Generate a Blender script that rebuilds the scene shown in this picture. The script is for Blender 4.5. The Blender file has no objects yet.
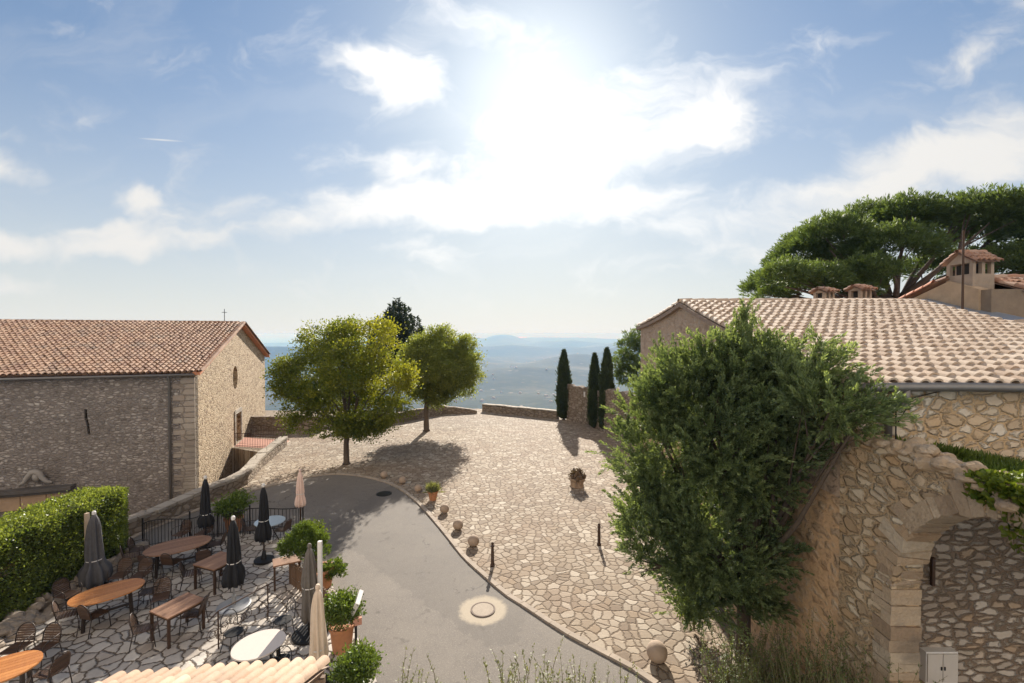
import bpy, bmesh, math, random
import numpy as np
from mathutils import Vector, Matrix
S = bpy.context.scene
COL = S.collection
R = math.radians
PI = math.pi
rng = np.random.default_rng(11)
random.seed(5)

# ------------------------------------------------------------------ camera
F_PX = 455.0; CX, CY = 512.0, 341.5; EYE = 334.0; CAM_H = 7.5
PITCH = math.atan((CY - EYE) / F_PX)
cam = bpy.data.cameras.new('camera')
cam.sensor_width = 36.0; cam.lens = 36.0 * F_PX / 1024.0
cam.clip_start = 0.1; cam.clip_end = 200000
camo = bpy.data.objects.new('camera', cam); COL.objects.link(camo)
camo.location = (0, 0, CAM_H); camo.rotation_euler = (PI / 2 - PITCH, 0, 0)
S.camera = camo

# ------------------------------------------------------------------ light
SUN_EL, SUN_AZ = 27.2, 3.2            # azimuth measured from +Y towards +X
SUN_STRENGTH, SKY_STRENGTH = 4.2, 0.10
S.view_settings.view_transform = 'Standard'; S.view_settings.look = 'None'
S.view_settings.gamma = 1.0; S.view_settings.use_curve_mapping = False
S.view_settings.exposure = 1.25
sun = bpy.data.lights.new('sun', 'SUN'); sun.energy = SUN_STRENGTH; sun.angle = R(0.6); sun.color = (1.0, 0.92, 0.81)
suno = bpy.data.objects.new('sun', sun); COL.objects.link(suno)
sd = Vector((math.sin(R(SUN_AZ)) * math.cos(R(SUN_EL)), math.cos(R(SUN_AZ)) * math.cos(R(SUN_EL)), math.sin(R(SUN_EL))))
suno.rotation_euler = sd.to_track_quat('Z', 'Y').to_euler(); suno.location = (0, 0, 60)

W = bpy.data.worlds.new('World'); S.world = W; W.use_nodes = True
wn = W.node_tree; wn.nodes.clear()
def N(t, typ, **kw):
    n = t.nodes.new(typ)
    for k, v in kw.items():
        if k.startswith('i_'): n.inputs[k[2:].replace('_', ' ')].default_value = v
        elif k[0] == 'n' and k[1:].isdigit(): n.inputs[int(k[1:])].default_value = v
        else: setattr(n, k, v)
    return n
def L(t, a, b): t.links.new(a, b)
def math_n(t, op, a, b=None, c=None, clamp=False):
    n = t.nodes.new('ShaderNodeMath'); n.operation = op; n.use_clamp = clamp
    for i, v in enumerate((a, b, c)):
        if v is None: continue
        if isinstance(v, (int, float)): n.inputs[i].default_value = v
        else: t.links.new(v, n.inputs[i])
    return n.outputs[0]
def maprange(t, v, a, b, c=0.0, d=1.0, smooth=True):
    n = t.nodes.new('ShaderNodeMapRange'); n.interpolation_type = 'SMOOTHSTEP' if smooth else 'LINEAR'
    t.links.new(v, n.inputs[0])
    for i, x in enumerate((a, b, c, d)): n.inputs[i + 1].default_value = x
    return n.outputs[0]
def mixc(t, f, a, b, blend='MIX'):
    n = t.nodes.new('ShaderNodeMix'); n.data_type = 'RGBA'; n.blend_type = blend
    for s, v in ((n.inputs[0], f), (n.inputs[6], a), (n.inputs[7], b)):
        if isinstance(v, (int, float)): s.default_value = v
        elif isinstance(v, tuple): s.default_value = v if len(v) == 4 else (*v, 1)
        else: t.links.new(v, s)
    return n.outputs[2]

sky = N(wn, 'ShaderNodeTexSky', sky_type='NISHITA', sun_disc=False, sun_elevation=R(SUN_EL), sun_rotation=R(SUN_AZ),
        altitude=500, air_density=1.0, dust_density=0.7, ozone_density=1.2)
tc = N(wn, 'ShaderNodeTexCoord')
sep = N(wn, 'ShaderNodeSeparateXYZ'); L(wn, tc.outputs['Generated'], sep.inputs[0])
dx, dy, dz = sep.outputs
dyc = math_n(wn, 'MAXIMUM', dy, 0.08)
# clouds stand in a sheet across the southern sky: their direction is (u, v) = (x/y, z/y)
u = math_n(wn, 'DIVIDE', dx, dyc); v = math_n(wn, 'DIVIDE', dz, dyc)
uv = N(wn, 'ShaderNodeCombineXYZ'); L(wn, u, uv.inputs[0]); L(wn, v, uv.inputs[1])
wob = N(wn, 'ShaderNodeTexNoise', noise_dimensions='2D', i_Scale=5.0, i_Detail=4.0, i_Roughness=0.6); L(wn, uv.outputs[0], wob.inputs['Vector'])
wsub = N(wn, 'ShaderNodeVectorMath', operation='SUBTRACT'); L(wn, wob.outputs['Color'], wsub.inputs[0]); wsub.inputs[1].default_value = (.5, .5, .5)
wsc = N(wn, 'ShaderNodeVectorMath', operation='MULTIPLY'); L(wn, wsub.outputs[0], wsc.inputs[0]); wsc.inputs[1].default_value = (.16, .09, 0)
wadd = N(wn, 'ShaderNodeVectorMath', operation='ADD'); L(wn, uv.outputs[0], wadd.inputs[0]); L(wn, wsc.outputs[0], wadd.inputs[1])
def cu(px): return (px - CX) / F_PX
def cv(py): return (EYE - py) / F_PX
SKY_GAIN, SKY_VEIL = 1.05, 0.17
SKY_TINT = (.47, .595, .67); HORIZON = (3.6, 3.57, 3.5); BACK_FILL = (7.6, 6.6, 5.6)
CLOUDS = [  # x, y, half width, half height (photo pixels), tilt, weight
    (580, 152, 225, 92, 15, .8), (470, 207, 420, 36, 3, 1.0), (690, 125, 150, 55, 22, .7), (770, 215, 240, 40, 6, .45),
    (390, 78, 85, 46, -4, .85), (405, 160, 55, 36, 20, .6), (128, 202, 44, 24, -5, .85), (140, 240, 130, 26, 3, .95),
    (10, 170, 60, 30, -12, .8), (5, 247, 75, 24, -4, .85), (10, 288, 80, 16, -3, .8), (930, 165, 260, 56, 17, 1.0), (1010, 120, 150, 46, 14, .8),
    (960, 60, 110, 40, 28, .5), (1010, 20, 90, 50, 30, .35), (450, 255, 130, 26, 0, .45), (620, 260, 200, 30, 0, .4), (250, 225, 170, 22, 3, .5)]
acc = None
for (px, py, hw, hh, tilt, wgt) in CLOUDS:
    m = N(wn, 'ShaderNodeMapping', vector_type='TEXTURE')
    m.inputs[1].default_value = (cu(px), cv(py), 0); m.inputs[2].default_value = (0, 0, R(tilt)); m.inputs[3].default_value = (hw / F_PX, hh / F_PX, 1)
    L(wn, wadd.outputs[0], m.inputs[0])
    g = N(wn, 'ShaderNodeTexGradient', gradient_type='SPHERICAL'); L(wn, m.outputs[0], g.inputs[0])
    s = math_n(wn, 'MULTIPLY', g.outputs['Fac'], wgt)
    acc = s if acc is None else math_n(wn, 'SMOOTH_MAX', acc, s, 0.15)
st = N(wn, 'ShaderNodeMapping'); st.inputs[3].default_value = (4.0, 8.5, 1); st.inputs[2].default_value = (0, 0, R(-10)); L(wn, wadd.outputs[0], st.inputs[0])
fb = N(wn, 'ShaderNodeTexNoise', noise_dimensions='2D', i_Scale=1.0, i_Detail=9.0, i_Roughness=0.58, i_Distortion=0.4); L(wn, st.outputs[0], fb.inputs['Vector'])
st2 = N(wn, 'ShaderNodeMapping'); st2.inputs[3].default_value = (1.3, 4.2, 1); st2.inputs[2].default_value = (0, 0, R(-16)); L(wn, wadd.outputs[0], st2.inputs[0])
fb2 = N(wn, 'ShaderNodeTexNoise', noise_dimensions='2D', i_Scale=1.0, i_Detail=8.0, i_Roughness=0.6, i_Distortion=1.0); L(wn, st2.outputs[0], fb2.inputs['Vector'])
dens = math_n(wn, 'ADD', acc, math_n(wn, 'MULTIPLY', math_n(wn, 'SUBTRACT', fb.outputs['Fac'], 0.5), 1.25))
cloud = maprange(wn, dens, 0.10, 0.80)
cirrus = math_n(wn, 'MULTIPLY', maprange(wn, fb2.outputs['Fac'], 0.5, 0.85), 0.2)
cloud = math_n(wn, 'MAXIMUM', cloud, cirrus)
mt = N(wn, 'ShaderNodeMapping', vector_type='TEXTURE'); mt.inputs[1].default_value = (cu(164), cv(141.3), 0); mt.inputs[2].default_value = (0, 0, R(-4)); mt.inputs[3].default_value = (26 / F_PX, 1.3 / F_PX, 1); L(wn, uv.outputs[0], mt.inputs[0])
gt = N(wn, 'ShaderNodeTexGradient', gradient_type='SPHERICAL'); L(wn, mt.outputs[0], gt.inputs[0]); cloud = math_n(wn, 'MAXIMUM', cloud, math_n(wn, 'MULTIPLY', gt.outputs['Fac'], .8))   # a vapour trail
cloud = math_n(wn, 'MULTIPLY', cloud, maprange(wn, dy, 0.1, 0.3))
cloud = math_n(wn, 'MULTIPLY', cloud, maprange(wn, v, 0.0, 0.12))
# clouds are lit from behind by the sun: brighter where the line of sight nears it
dot = N(wn, 'ShaderNodeVectorMath', operation='DOT_PRODUCT'); L(wn, tc.outputs['Generated'], dot.inputs[0]); dot.inputs[1].default_value = sd
near = maprange(wn, dot.outputs['Value'], 0.80, 1.0)
glow = math_n(wn, 'POWER', math_n(wn, 'MAXIMUM', dot.outputs['Value'], 0.0), 60.0)
CL_GAIN, CL_SUN = 3.6, 0.9
cbr = math_n(wn, 'ADD', math_n(wn, 'MULTIPLY', near, CL_SUN), CL_GAIN)
ccol = N(wn, 'ShaderNodeVectorMath', operation='SCALE'); ccol.inputs[0].default_value = (1.0, .985, .96); L(wn, cbr, ccol.inputs['Scale'])
# thin high veil: takes the edge off the aureole round the sun
lum = N(wn, 'ShaderNodeVectorMath', operation='DOT_PRODUCT'); L(wn, sky.outputs[0], lum.inputs[0]); lum.inputs[1].default_value = (.3, .5, .2)
den = math_n(wn, 'DIVIDE', SKY_GAIN, math_n(wn, 'ADD', math_n(wn, 'MULTIPLY', lum.outputs['Value'], SKY_VEIL), 1.0))
skc = N(wn, 'ShaderNodeVectorMath', operation='SCALE'); L(wn, sky.outputs[0], skc.inputs[0]); L(wn, den, skc.inputs['Scale'])
sk2 = N(wn, 'ShaderNodeVectorMath', operation='MULTIPLY'); L(wn, skc.outputs[0], sk2.inputs[0]); sk2.inputs[1].default_value = SKY_TINT
# pale haze lying low along the whole horizon
low = math_n(wn, 'POWER', math_n(wn, 'SUBTRACT', 1.0, maprange(wn, dz, -.02, .62, smooth=False)), 1.9)
hz_f = math_n(wn, 'MULTIPLY', low, .97)
skv = mixc(wn, hz_f, sk2.outputs[0], HORIZON)
full = mixc(wn, cloud, skv, ccol.outputs[0])
aur = N(wn, 'ShaderNodeVectorMath', operation='SCALE'); aur.inputs[0].default_value = (1.0, .97, .92); L(wn, math_n(wn, 'ADD', math_n(wn, 'MULTIPLY', glow, 1.7), math_n(wn, 'MULTIPLY', math_n(wn, 'POWER', math_n(wn, 'MAXIMUM', dot.outputs['Value'], 0.0), 7.0), .75)), aur.inputs['Scale'])
fa = N(wn, 'ShaderNodeVectorMath', operation='ADD'); L(wn, full, fa.inputs[0]); L(wn, aur.outputs[0], fa.inputs[1]); full = fa.outputs[0]
# bright broken cloud added unseen behind the viewpoint, a warm fill for shaded walls
bn = noise_w = N(wn, 'ShaderNodeTexNoise', i_Scale=2.2, i_Detail=6.0, i_Roughness=.6); L(wn, tc.outputs['Generated'], bn.inputs['Vector'])
bk = math_n(wn, 'MULTIPLY', maprange(wn, dy, -.08, -.42), maprange(wn, bn.outputs['Fac'], .36, .56))
full = mixc(wn, math_n(wn, 'MULTIPLY', bk, maprange(wn, dz, -.02, .06)), full, BACK_FILL)
bg = N(wn, 'ShaderNodeBackground'); L(wn, full, bg.inputs[0]); bg.inputs[1].default_value = SKY_STRENGTH
wo = N(wn, 'ShaderNodeOutputWorld'); L(wn, bg.outputs[0], wo.inputs[0])
W.cycles.sampling_method = 'MANUAL'; W.cycles.sample_map_resolution = 1024
S.render.engine = 'CYCLES'
S.cycles.max_bounces = 7; S.cycles.diffuse_bounces = 4; S.cycles.glossy_bounces = 2; S.cycles.transmission_bounces = 3
S.cycles.volume_bounces = 1; S.cycles.use_denoising = True; S.cycles.sample_clamp_indirect = 6.0

# ------------------------------------------------------------------ where a line of sight of the photo meets the place
def ray(x, y):
    a = (x - CX) / F_PX; b = (CY - y) / F_PX; c, s = math.cos(PITCH), math.sin(PITCH)
    return Vector((a, c + b * s, -s + b * c))
def G(x, y, z=0.0):
    d = ray(x, y); t = (z - CAM_H) / d.z
    return Vector((d.x * t, d.y * t, z))
def D(x, y, Y):
    d = ray(x, y); t = Y / d.y
    return Vector((d.x * t, Y, CAM_H + d.z * t))

# ------------------------------------------------------------------ object helpers
def setp(o, label=None, cat=None, group=None, kind=None):
    if label: o['label'] = label
    if cat: o['category'] = cat
    if group: o['group'] = group
    if kind: o['kind'] = kind
    return o
def thing(name, label, cat, loc=(0, 0, 0), rz=0.0, group=None):
    o = bpy.data.objects.new(name, None); COL.objects.link(o); o.empty_display_size = .2
    o.location = loc; o.rotation_euler = (0, 0, rz)
    return setp(o, label, cat, group)
class MB:
    def __init__(s): s.v = []; s.f = []; s.n = 0
    def add(s, V, Fc):
        V = np.asarray(V, float).reshape(-1, 3); s.v.append(V)
        for f in Fc: s.f.append([i + s.n for i in f])
        s.n += len(V); return s
    def box(s, c, size, rz=0.0, ry=0.0, rx=0.0, taper=1.0):
        hx, hy, hz = size[0] / 2, size[1] / 2, size[2] / 2
        V = []
        for z in (-1, 1):
            k = taper if z > 0 else 1.0
            V += [(-hx * k, -hy * k, z * hz), (hx * k, -hy * k, z * hz), (hx * k, hy * k, z * hz), (-hx * k, hy * k, z * hz)]
        M = Matrix.Translation(c) @ Matrix.Rotation(rz, 4, 'Z') @ Matrix.Rotation(ry, 4, 'Y') @ Matrix.Rotation(rx, 4, 'X')
        V = [M @ Vector(p) for p in V]
        return s.add([tuple(p) for p in V], [(0, 3, 2, 1), (4, 5, 6, 7), (0, 1, 5, 4), (1, 2, 6, 5), (2, 3, 7, 6), (3, 0, 4, 7)])
    def beam(s, a, b, w, h=None):
        a = Vector(a); b = Vector(b); h = h or w; d = b - a; l = d.length; q = d.to_track_quat('Z', 'Y').to_matrix().to_4x4()
        M = Matrix.Translation((a + b) / 2) @ q; hx, hy, hz = w / 2, h / 2, l / 2
        V = [M @ Vector(p) for p in [(-hx, -hy, -hz), (hx, -hy, -hz), (hx, hy, -hz), (-hx, hy, -hz), (-hx, -hy, hz), (hx, -hy, hz), (hx, hy, hz), (-hx, hy, hz)]]
        return s.add([tuple(p) for p in V], [(0, 3, 2, 1), (4, 5, 6, 7), (0, 1, 5, 4), (1, 2, 6, 5), (2, 3, 7, 6), (3, 0, 4, 7)])
    def tube(s, path, rad, n=8, cap=True):
        P = [Vector(p) for p in path]; m = len(P)
        if isinstance(rad, (int, float)): rad = [rad] * m
        V = []; ref = Vector((0.31, 0.17, 0.93)).normalized()
        for i, p in enumerate(P):
            t = (P[min(i + 1, m - 1)] - P[max(i - 1, 0)]).normalized()
            a = t.cross(ref)
            if a.length < .15: a = t.cross(Vector((1, 0, 0)))
            a.normalize(); b = t.cross(a)
            for k in range(n):
                q = 2 * PI * k / n; V.append(tuple(p + (a * math.cos(q) + b * math.sin(q)) * rad[i]))
        Fc = [(i * n + k, i * n + (k + 1) % n, (i + 1) * n + (k + 1) % n, (i + 1) * n + k) for i in range(m - 1) for k in range(n)]
        if cap: Fc += [tuple(range(n))[::-1], tuple((m - 1) * n + k for k in range(n))]
        return s.add(V, Fc)
    def lathe(s, prof, c=(0, 0, 0), n=20, fn=None, cap=True):
        V = []
        for i, (r, z) in enumerate(prof):
            for k in range(n):
                q = 2 * PI * k / n; rr = fn(r, z, q) if fn else r
                V.append((c[0] + rr * math.cos(q), c[1] + rr * math.sin(q), c[2] + z))
        m = len(prof)
        Fc = [(i * n + k, i * n + (k + 1) % n, (i + 1) * n + (k + 1) % n, (i + 1) * n + k) for i in range(m - 1) for k in range(n)]
        if cap: Fc += [tuple(range(n))[::-1], tuple((m - 1) * n + k for k in range(n))]
        return s.add(V, Fc)
    def prism(s, poly, z0, z1):
        n = len(poly); V = [(p[0], p[1], z0) for p in poly] + [(p[0], p[1], z1) for p in poly]
        return s.add(V, [tuple(range(n))[::-1], tuple(range(n, 2 * n))] + [(i, (i + 1) % n, n + (i + 1) % n, n + i) for i in range(n)])
    def rock(s, c, size, rz=0.0, seed=0, sub=2, rough=.18):
        bm = bmesh.new(); bmesh.ops.create_icosphere(bm, subdivisions=sub, radius=1.0)
        r = np.random.default_rng(seed); V = np.array([v.co[:] for v in bm.verts])
        pl = r.normal(size=(9, 3)); pl /= np.linalg.norm(pl, axis=1)[:, None]; dd = r.uniform(.62, .95, 9)
        for nrm, d in zip(pl, dd):
            k = V @ nrm; ex = np.clip(k - d, 0, None); V = V - ex[:, None] * nrm[None] * .85
        V += r.normal(size=V.shape) * rough * .12
        V *= np.array(size) / 2 * 1.08
        cz, sz = math.cos(rz), math.sin(rz); V = np.c_[V[:, 0] * cz - V[:, 1] * sz, V[:, 0] * sz + V[:, 1] * cz, V[:, 2]] + np.array(c)
        Fc = [tuple(v.index for v in f.verts) for f in bm.faces]; bm.free()
        return s.add(V, Fc)
    def mesh(s, name, m, off, smooth):
        V = np.concatenate(s.v) - np.array(off); me = bpy.data.meshes.new(name)
        me.from_pydata(V.tolist(), [], s.f); me.materials.append(m)
        if smooth: me.polygons.foreach_set('use_smooth', [True] * len(me.polygons))
        me.update(); return me
    def part(s, name, m, parent, smooth=False, label=None, local=False):
        off = (0, 0, 0)
        if not local:
            off = Vector((0, 0, 0)); p = parent
            while p: off += p.location; p = p.parent
        o = bpy.data.objects.new(name, s.mesh(name, m, off, smooth)); COL.objects.link(o); o.parent = parent
        if label: o['label'] = label
        return o
    def solo(s, name, m, label, cat, group=None, smooth=False, kind=None):
        V = np.concatenate(s.v); off = ((V[:, 0].min() + V[:, 0].max()) / 2, (V[:, 1].min() + V[:, 1].max()) / 2, V[:, 2].min())
        o = bpy.data.objects.new(name, s.mesh(name, m, off, smooth)); COL.objects.link(o); o.location = off
        return setp(o, label, cat, group, kind)
    def struct(s, name, m, smooth=False, kind='structure'):
        o = bpy.data.objects.new(name, s.mesh(name, m, (0, 0, 0), smooth)); COL.objects.link(o); o['kind'] = kind; return o
def bevel(o, w, seg=2):
    b = o.modifiers.new('bevel', 'BEVEL'); b.width = w; b.segments = seg; b.limit_method = 'ANGLE'; return o
KIDS = {}
def dup(root, loc, rz, label=None, group=None):
    r = root.copy(); COL.objects.link(r); r.location = loc; r.rotation_euler = (0, 0, rz)
    if label: r['label'] = label
    if group: r['group'] = group
    for ch in [c for c in bpy.data.objects if c.parent == root]:
        c = ch.copy(); COL.objects.link(c); c.parent = r
        for g in [g for g in bpy.data.objects if g.parent == ch]:
            d = g.copy(); COL.objects.link(d); d.parent = c
    return r
def holed(mb, outer, holes, thick, O, A, U, Nn):
    """a wall sheet with openings cut through: 2-D outlines along A and U from O, its back lies `thick` behind along -Nn"""
    bm = bmesh.new(); loops = []
    for lp in [outer] + holes:
        vs = [bm.verts.new((p[0], p[1], 0)) for p in lp]
        for i in range(len(vs)): bm.edges.new((vs[i], vs[(i + 1) % len(vs)]))
        loops.append(len(vs))
    bmesh.ops.triangle_fill(bm, use_beauty=True, use_dissolve=False, edges=bm.edges[:])
    bm.verts.index_update(); V2 = [v.co.copy() for v in bm.verts]; tris = [[v.index for v in f.verts] for f in bm.faces]; n = len(V2); bm.free()
    O, A, U, Nn = Vector(O), Vector(A), Vector(U), Vector(Nn)
    fr = [tuple(O + A * p.x + U * p.y) for p in V2]; bk = [tuple(O + A * p.x + U * p.y - Nn * thick) for p in V2]
    ft = []
    for t in tris:
        a, b, c = (Vector(fr[i]) for i in t)
        ft.append(t if (b - a).cross(c - a).dot(Nn) > 0 else t[::-1])
    sides = []; s0 = 0
    for k in loops:
        sides += [(s0 + i, s0 + (i + 1) % k, n + s0 + (i + 1) % k, n + s0 + i) for i in range(k)]; s0 += k
    return mb.add(fr + bk, ft + [[i + n for i in t[::-1]] for t in ft] + sides)

# ------------------------------------------------------------------ materials
def newmat(name):
    m = bpy.data.materials.new(name); m.use_nodes = True; t = m.node_tree; p = t.nodes['Principled BSDF']; return m, t, p
def wpos(t, sc=(1, 1, 1), rot=0.0):
    g = N(t, 'ShaderNodeNewGeometry'); m = N(t, 'ShaderNodeMapping'); m.inputs[3].default_value = sc; m.inputs[2].default_value = (0, 0, rot)
    L(t, g.outputs['Position'], m.inputs[0]); return m.outputs[0]
def noise(t, vec, scale, detail=4, rough=.55, dims='3D'):
    n = N(t, 'ShaderNodeTexNoise', noise_dimensions=dims, i_Scale=scale, i_Detail=detail, i_Roughness=rough)
    if vec is not None: L(t, vec, n.inputs['Vector'])
    return n
def ramp(t, f, stops):
    n = N(t, 'ShaderNodeValToRGB'); cr = n.color_ramp
    while len(cr.elements) < len(stops): cr.elements.new(.5)
    for e, (p, c) in zip(cr.elements, stops): e.position = p; e.color = (*c, 1)
    L(t, f, n.inputs[0]); return n.outputs[0]
def bump(t, p, h, strength, dist):
    b = N(t, 'ShaderNodeBump'); b.inputs['Strength'].default_value = strength; b.inputs['Distance'].default_value = dist
    L(t, h, b.inputs['Height']); L(t, b.outputs[0], p.inputs['Normal'])
def plain(name, c, rough=.6, metal=0.0, var=.25, scale=9.0, bmp=0.0, spec=.4):
    m, t, p = newmat(name); tcn = N(t, 'ShaderNodeTexCoord'); n = noise(t, tcn.outputs['Object'], scale)
    lo = tuple(x * (1 - var) for x in c); hi = tuple(min(1, x * (1 + var)) for x in c)
    L(t, mixc(t, n.outputs['Fac'], lo, hi), p.inputs['Base Color'])
    p.inputs['Roughness'].default_value = rough; p.inputs['Metallic'].default_value = metal; p.inputs['Specular IOR Level'].default_value = spec
    if bmp: bump(t, p, noise(t, tcn.outputs['Object'], scale * 5).outputs['Fac'], .5, bmp)
    return m
def stone(name, size, cols, mortar, gap=.05, soft=.06, dist=.25, bmp=.03, flat2d=False, rot=0.0, stain=None, grime=.35, rnd=1.0, wob=.22):
    """rubble or paving: one random tone per stone, recessed joints, fine grain; size = stone size along x, y, z in metres"""
    m, t, p = newmat(name)
    vec = wpos(t, (1 / size[0], 1 / size[1], 1 / size[2]), 0)
    if rot:
        g = N(t, 'ShaderNodeNewGeometry'); mr = N(t, 'ShaderNodeMapping'); mr.inputs[2].default_value = (0, 0, rot); L(t, g.outputs['Position'], mr.inputs[0])
        m2 = N(t, 'ShaderNodeMapping'); m2.inputs[3].default_value = (1 / size[0], 1 / size[1], 1 / size[2]); L(t, mr.outputs[0], m2.inputs[0]); vec = m2.outputs[0]
    dn = noise(t, vec, 1.3, 3); s1 = N(t, 'ShaderNodeVectorMath', operation='SUBTRACT'); L(t, dn.outputs['Color'], s1.inputs[0]); s1.inputs[1].default_value = (.5, .5, .5)
    s2 = N(t, 'ShaderNodeVectorMath', operation='SCALE'); L(t, s1.outputs[0], s2.inputs[0]); s2.inputs['Scale'].default_value = dist
    s3 = N(t, 'ShaderNodeVectorMath', operation='ADD'); L(t, vec, s3.inputs[0]); L(t, s2.outputs[0], s3.inputs[1])
    dn2 = noise(t, vec, 5.5, 3, .6); s4 = N(t, 'ShaderNodeVectorMath', operation='SUBTRACT'); L(t, dn2.outputs['Color'], s4.inputs[0]); s4.inputs[1].default_value = (.5, .5, .5)
    s5 = N(t, 'ShaderNodeVectorMath', operation='SCALE'); L(t, s4.outputs[0], s5.inputs[0]); s5.inputs['Scale'].default_value = wob
    s6 = N(t, 'ShaderNodeVectorMath', operation='ADD'); L(t, s3.outputs[0], s6.inputs[0]); L(t, s5.outputs[0], s6.inputs[1]); vv = s6.outputs[0]
    dims = '2D' if flat2d else '3D'
    v1 = N(t, 'ShaderNodeTexVoronoi', voronoi_dimensions=dims, feature='F1', i_Scale=1.0, i_Randomness=rnd); L(t, vv, v1.inputs['Vector'])
    v2 = N(t, 'ShaderNodeTexVoronoi', voronoi_dimensions=dims, feature='DISTANCE_TO_EDGE', i_Scale=1.0, i_Randomness=rnd); L(t, vv, v2.inputs['Vector'])
    sp = N(t, 'ShaderNodeSeparateColor'); L(t, v1.outputs['Color'], sp.inputs[0])
    k = len(cols); base = ramp(t, sp.outputs[0], [(i / max(1, k - 1), c) for i, c in enumerate(cols)])
    P0 = wpos(t)
    fine = noise(t, P0, 14.0, 6, .65); big = noise(t, P0, .45, 4, .6)
    base = mixc(t, .5, base, mixc(t, fine.outputs['Fac'], (.35, .34, .33), (1, 1, 1)), 'MULTIPLY')
    base = mixc(t, math_n(t, 'MULTIPLY', maprange(t, big.outputs['Fac'], .42, .7), grime), base, stain or tuple(c * .55 for c in mortar))
    gn = noise(t, vec, 2.2, 2)
    gw = math_n(t, 'MULTIPLY', gn.outputs['Fac'], gap * 2)
    e = math_n(t, 'SUBTRACT', v2.outputs['Distance'], gw)
    mask = maprange(t, e, -.005, soft)
    mc = mixc(t, fine.outputs['Fac'], tuple(c * .6 for c in mortar), tuple(min(1, c * 1.3) for c in mortar))
    L(t, mixc(t, mask, mc, base), p.inputs['Base Color'])
    p.inputs['Roughness'].default_value = .85; p.inputs['Specular IOR Level'].default_value = .25
    e2 = maprange(t, e, -.01, soft * 2.2)
    lift = math_n(t, 'MULTIPLY', sp.outputs[1], .5)
    h = math_n(t, 'ADD', math_n(t, 'MULTIPLY', e2, math_n(t, 'ADD', lift, .7)), math_n(t, 'MULTIPLY', fine.outputs['Fac'], .35))
    bump(t, p, h, 1.0, bmp); return m
def tile_mat(name, cols, dirt=.3, bm=.01):
    m, t, p = newmat(name); g = N(t, 'ShaderNodeNewGeometry')
    base = ramp(t, g.outputs['Random Per Island'], [(i / (len(cols) - 1), c) for i, c in enumerate(cols)])
    P0 = wpos(t); n1 = noise(t, P0, 22, 5, .7); n2 = noise(t, P0, 1.1, 4)
    base = mixc(t, .55, base, mixc(t, n1.outputs['Fac'], (.3, .28, .26), (1, 1, 1)), 'MULTIPLY')
    base = mixc(t, math_n(t, 'MULTIPLY', maprange(t, n2.outputs['Fac'], .5, .72), dirt), base, (.12, .1, .08))
    L(t, base, p.inputs['Base Color']); p.inputs['Roughness'].default_value = .8; p.inputs['Specular IOR Level'].default_value = .3
    bump(t, p, math_n(t, 'ADD', n1.outputs['Fac'], math_n(t, 'MULTIPLY', noise(t, P0, 7, 4).outputs['Fac'], 1.5 if bm > .02 else 0.0)), .4 if bm < .02 else 1.0, bm); return m
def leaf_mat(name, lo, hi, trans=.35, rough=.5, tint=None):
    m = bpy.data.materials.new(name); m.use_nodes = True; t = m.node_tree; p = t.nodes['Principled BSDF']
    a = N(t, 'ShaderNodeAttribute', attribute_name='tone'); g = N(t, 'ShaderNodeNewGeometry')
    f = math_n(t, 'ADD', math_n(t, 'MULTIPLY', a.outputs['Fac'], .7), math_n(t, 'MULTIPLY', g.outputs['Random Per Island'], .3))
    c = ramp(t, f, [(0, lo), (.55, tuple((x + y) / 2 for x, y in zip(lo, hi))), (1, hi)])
    L(t, c, p.inputs['Base Color']); p.inputs['Roughness'].default_value = rough; p.inputs['Specular IOR Level'].default_value = .3
    tr = N(t, 'ShaderNodeBsdfTranslucent'); tc2 = mixc(t, 1.0, c, tint or (1.5, 1.45, .6), 'MULTIPLY'); L(t, tc2, tr.inputs[0])
    mx = N(t, 'ShaderNodeMixShader'); mx.inputs[0].default_value = trans; L(t, p.outputs[0], mx.inputs[1]); L(t, tr.outputs[0], mx.inputs[2])
    L(t, mx.outputs[0], t.nodes['Material Output'].inputs[0]); return m
def wood(name, c1, c2, axis=(1, 9, 9), rough=.55):
    m, t, p = newmat(name); tcn = N(t, 'ShaderNodeTexCoord'); mp = N(t, 'ShaderNodeMapping'); mp.inputs[3].default_value = axis
    L(t, tcn.outputs['Object'], mp.inputs[0]); n = noise(t, mp.outputs[0], 3.0, 6, .65); g = N(t, 'ShaderNodeNewGeometry')
    f = math_n(t, 'ADD', math_n(t, 'MULTIPLY', n.outputs['Fac'], .6), math_n(t, 'MULTIPLY', g.outputs['Random Per Island'], .4))
    L(t, ramp(t, f, [(.15, c1), (.85, c2)]), p.inputs['Base Color']); p.inputs['Roughness'].default_value = rough
    bump(t, p, n.outputs['Fac'], .3, .004); return m

CH_ROT = math.atan2(.3147, .949)
M = {}
M['paving'] = stone('plaza paving', (.27, .27, 1), [(.24, .178, .12), (.38, .31, .23), (.30, .23, .16), (.53, .46, .365), (.355, .285, .21), (.22, .165, .115), (.44, .37, .285), (.31, .232, .155)], (.16, .113, .073), gap=.03, soft=.05, dist=.55, bmp=.024, flat2d=True, stain=(.24, .165, .11), grime=.45, wob=.2)
M['terrace'] = stone('terrace paving', (.32, .32, 1), [(.52, .465, .395), (.63, .575, .505), (.45, .385, .32), (.68, .63, .56), (.38, .32, .265)], (.115, .088, .064), gap=.036, soft=.05, dist=.55, bmp=.025, flat2d=True, grime=.25, wob=.2)
M['chapel_side'] = stone('chapel side rubble', (.22, .22, .115), [(.33, .29, .26), (.52, .47, .425), (.20, .172, .152), (.42, .37, .33), (.27, .235, .21)], (.205, .175, .155), gap=.045, soft=.08, dist=.4, bmp=.05, rot=-CH_ROT, stain=(.15, .128, .112), grime=.55, wob=.3)  # the side wall's own greyer stone
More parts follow.
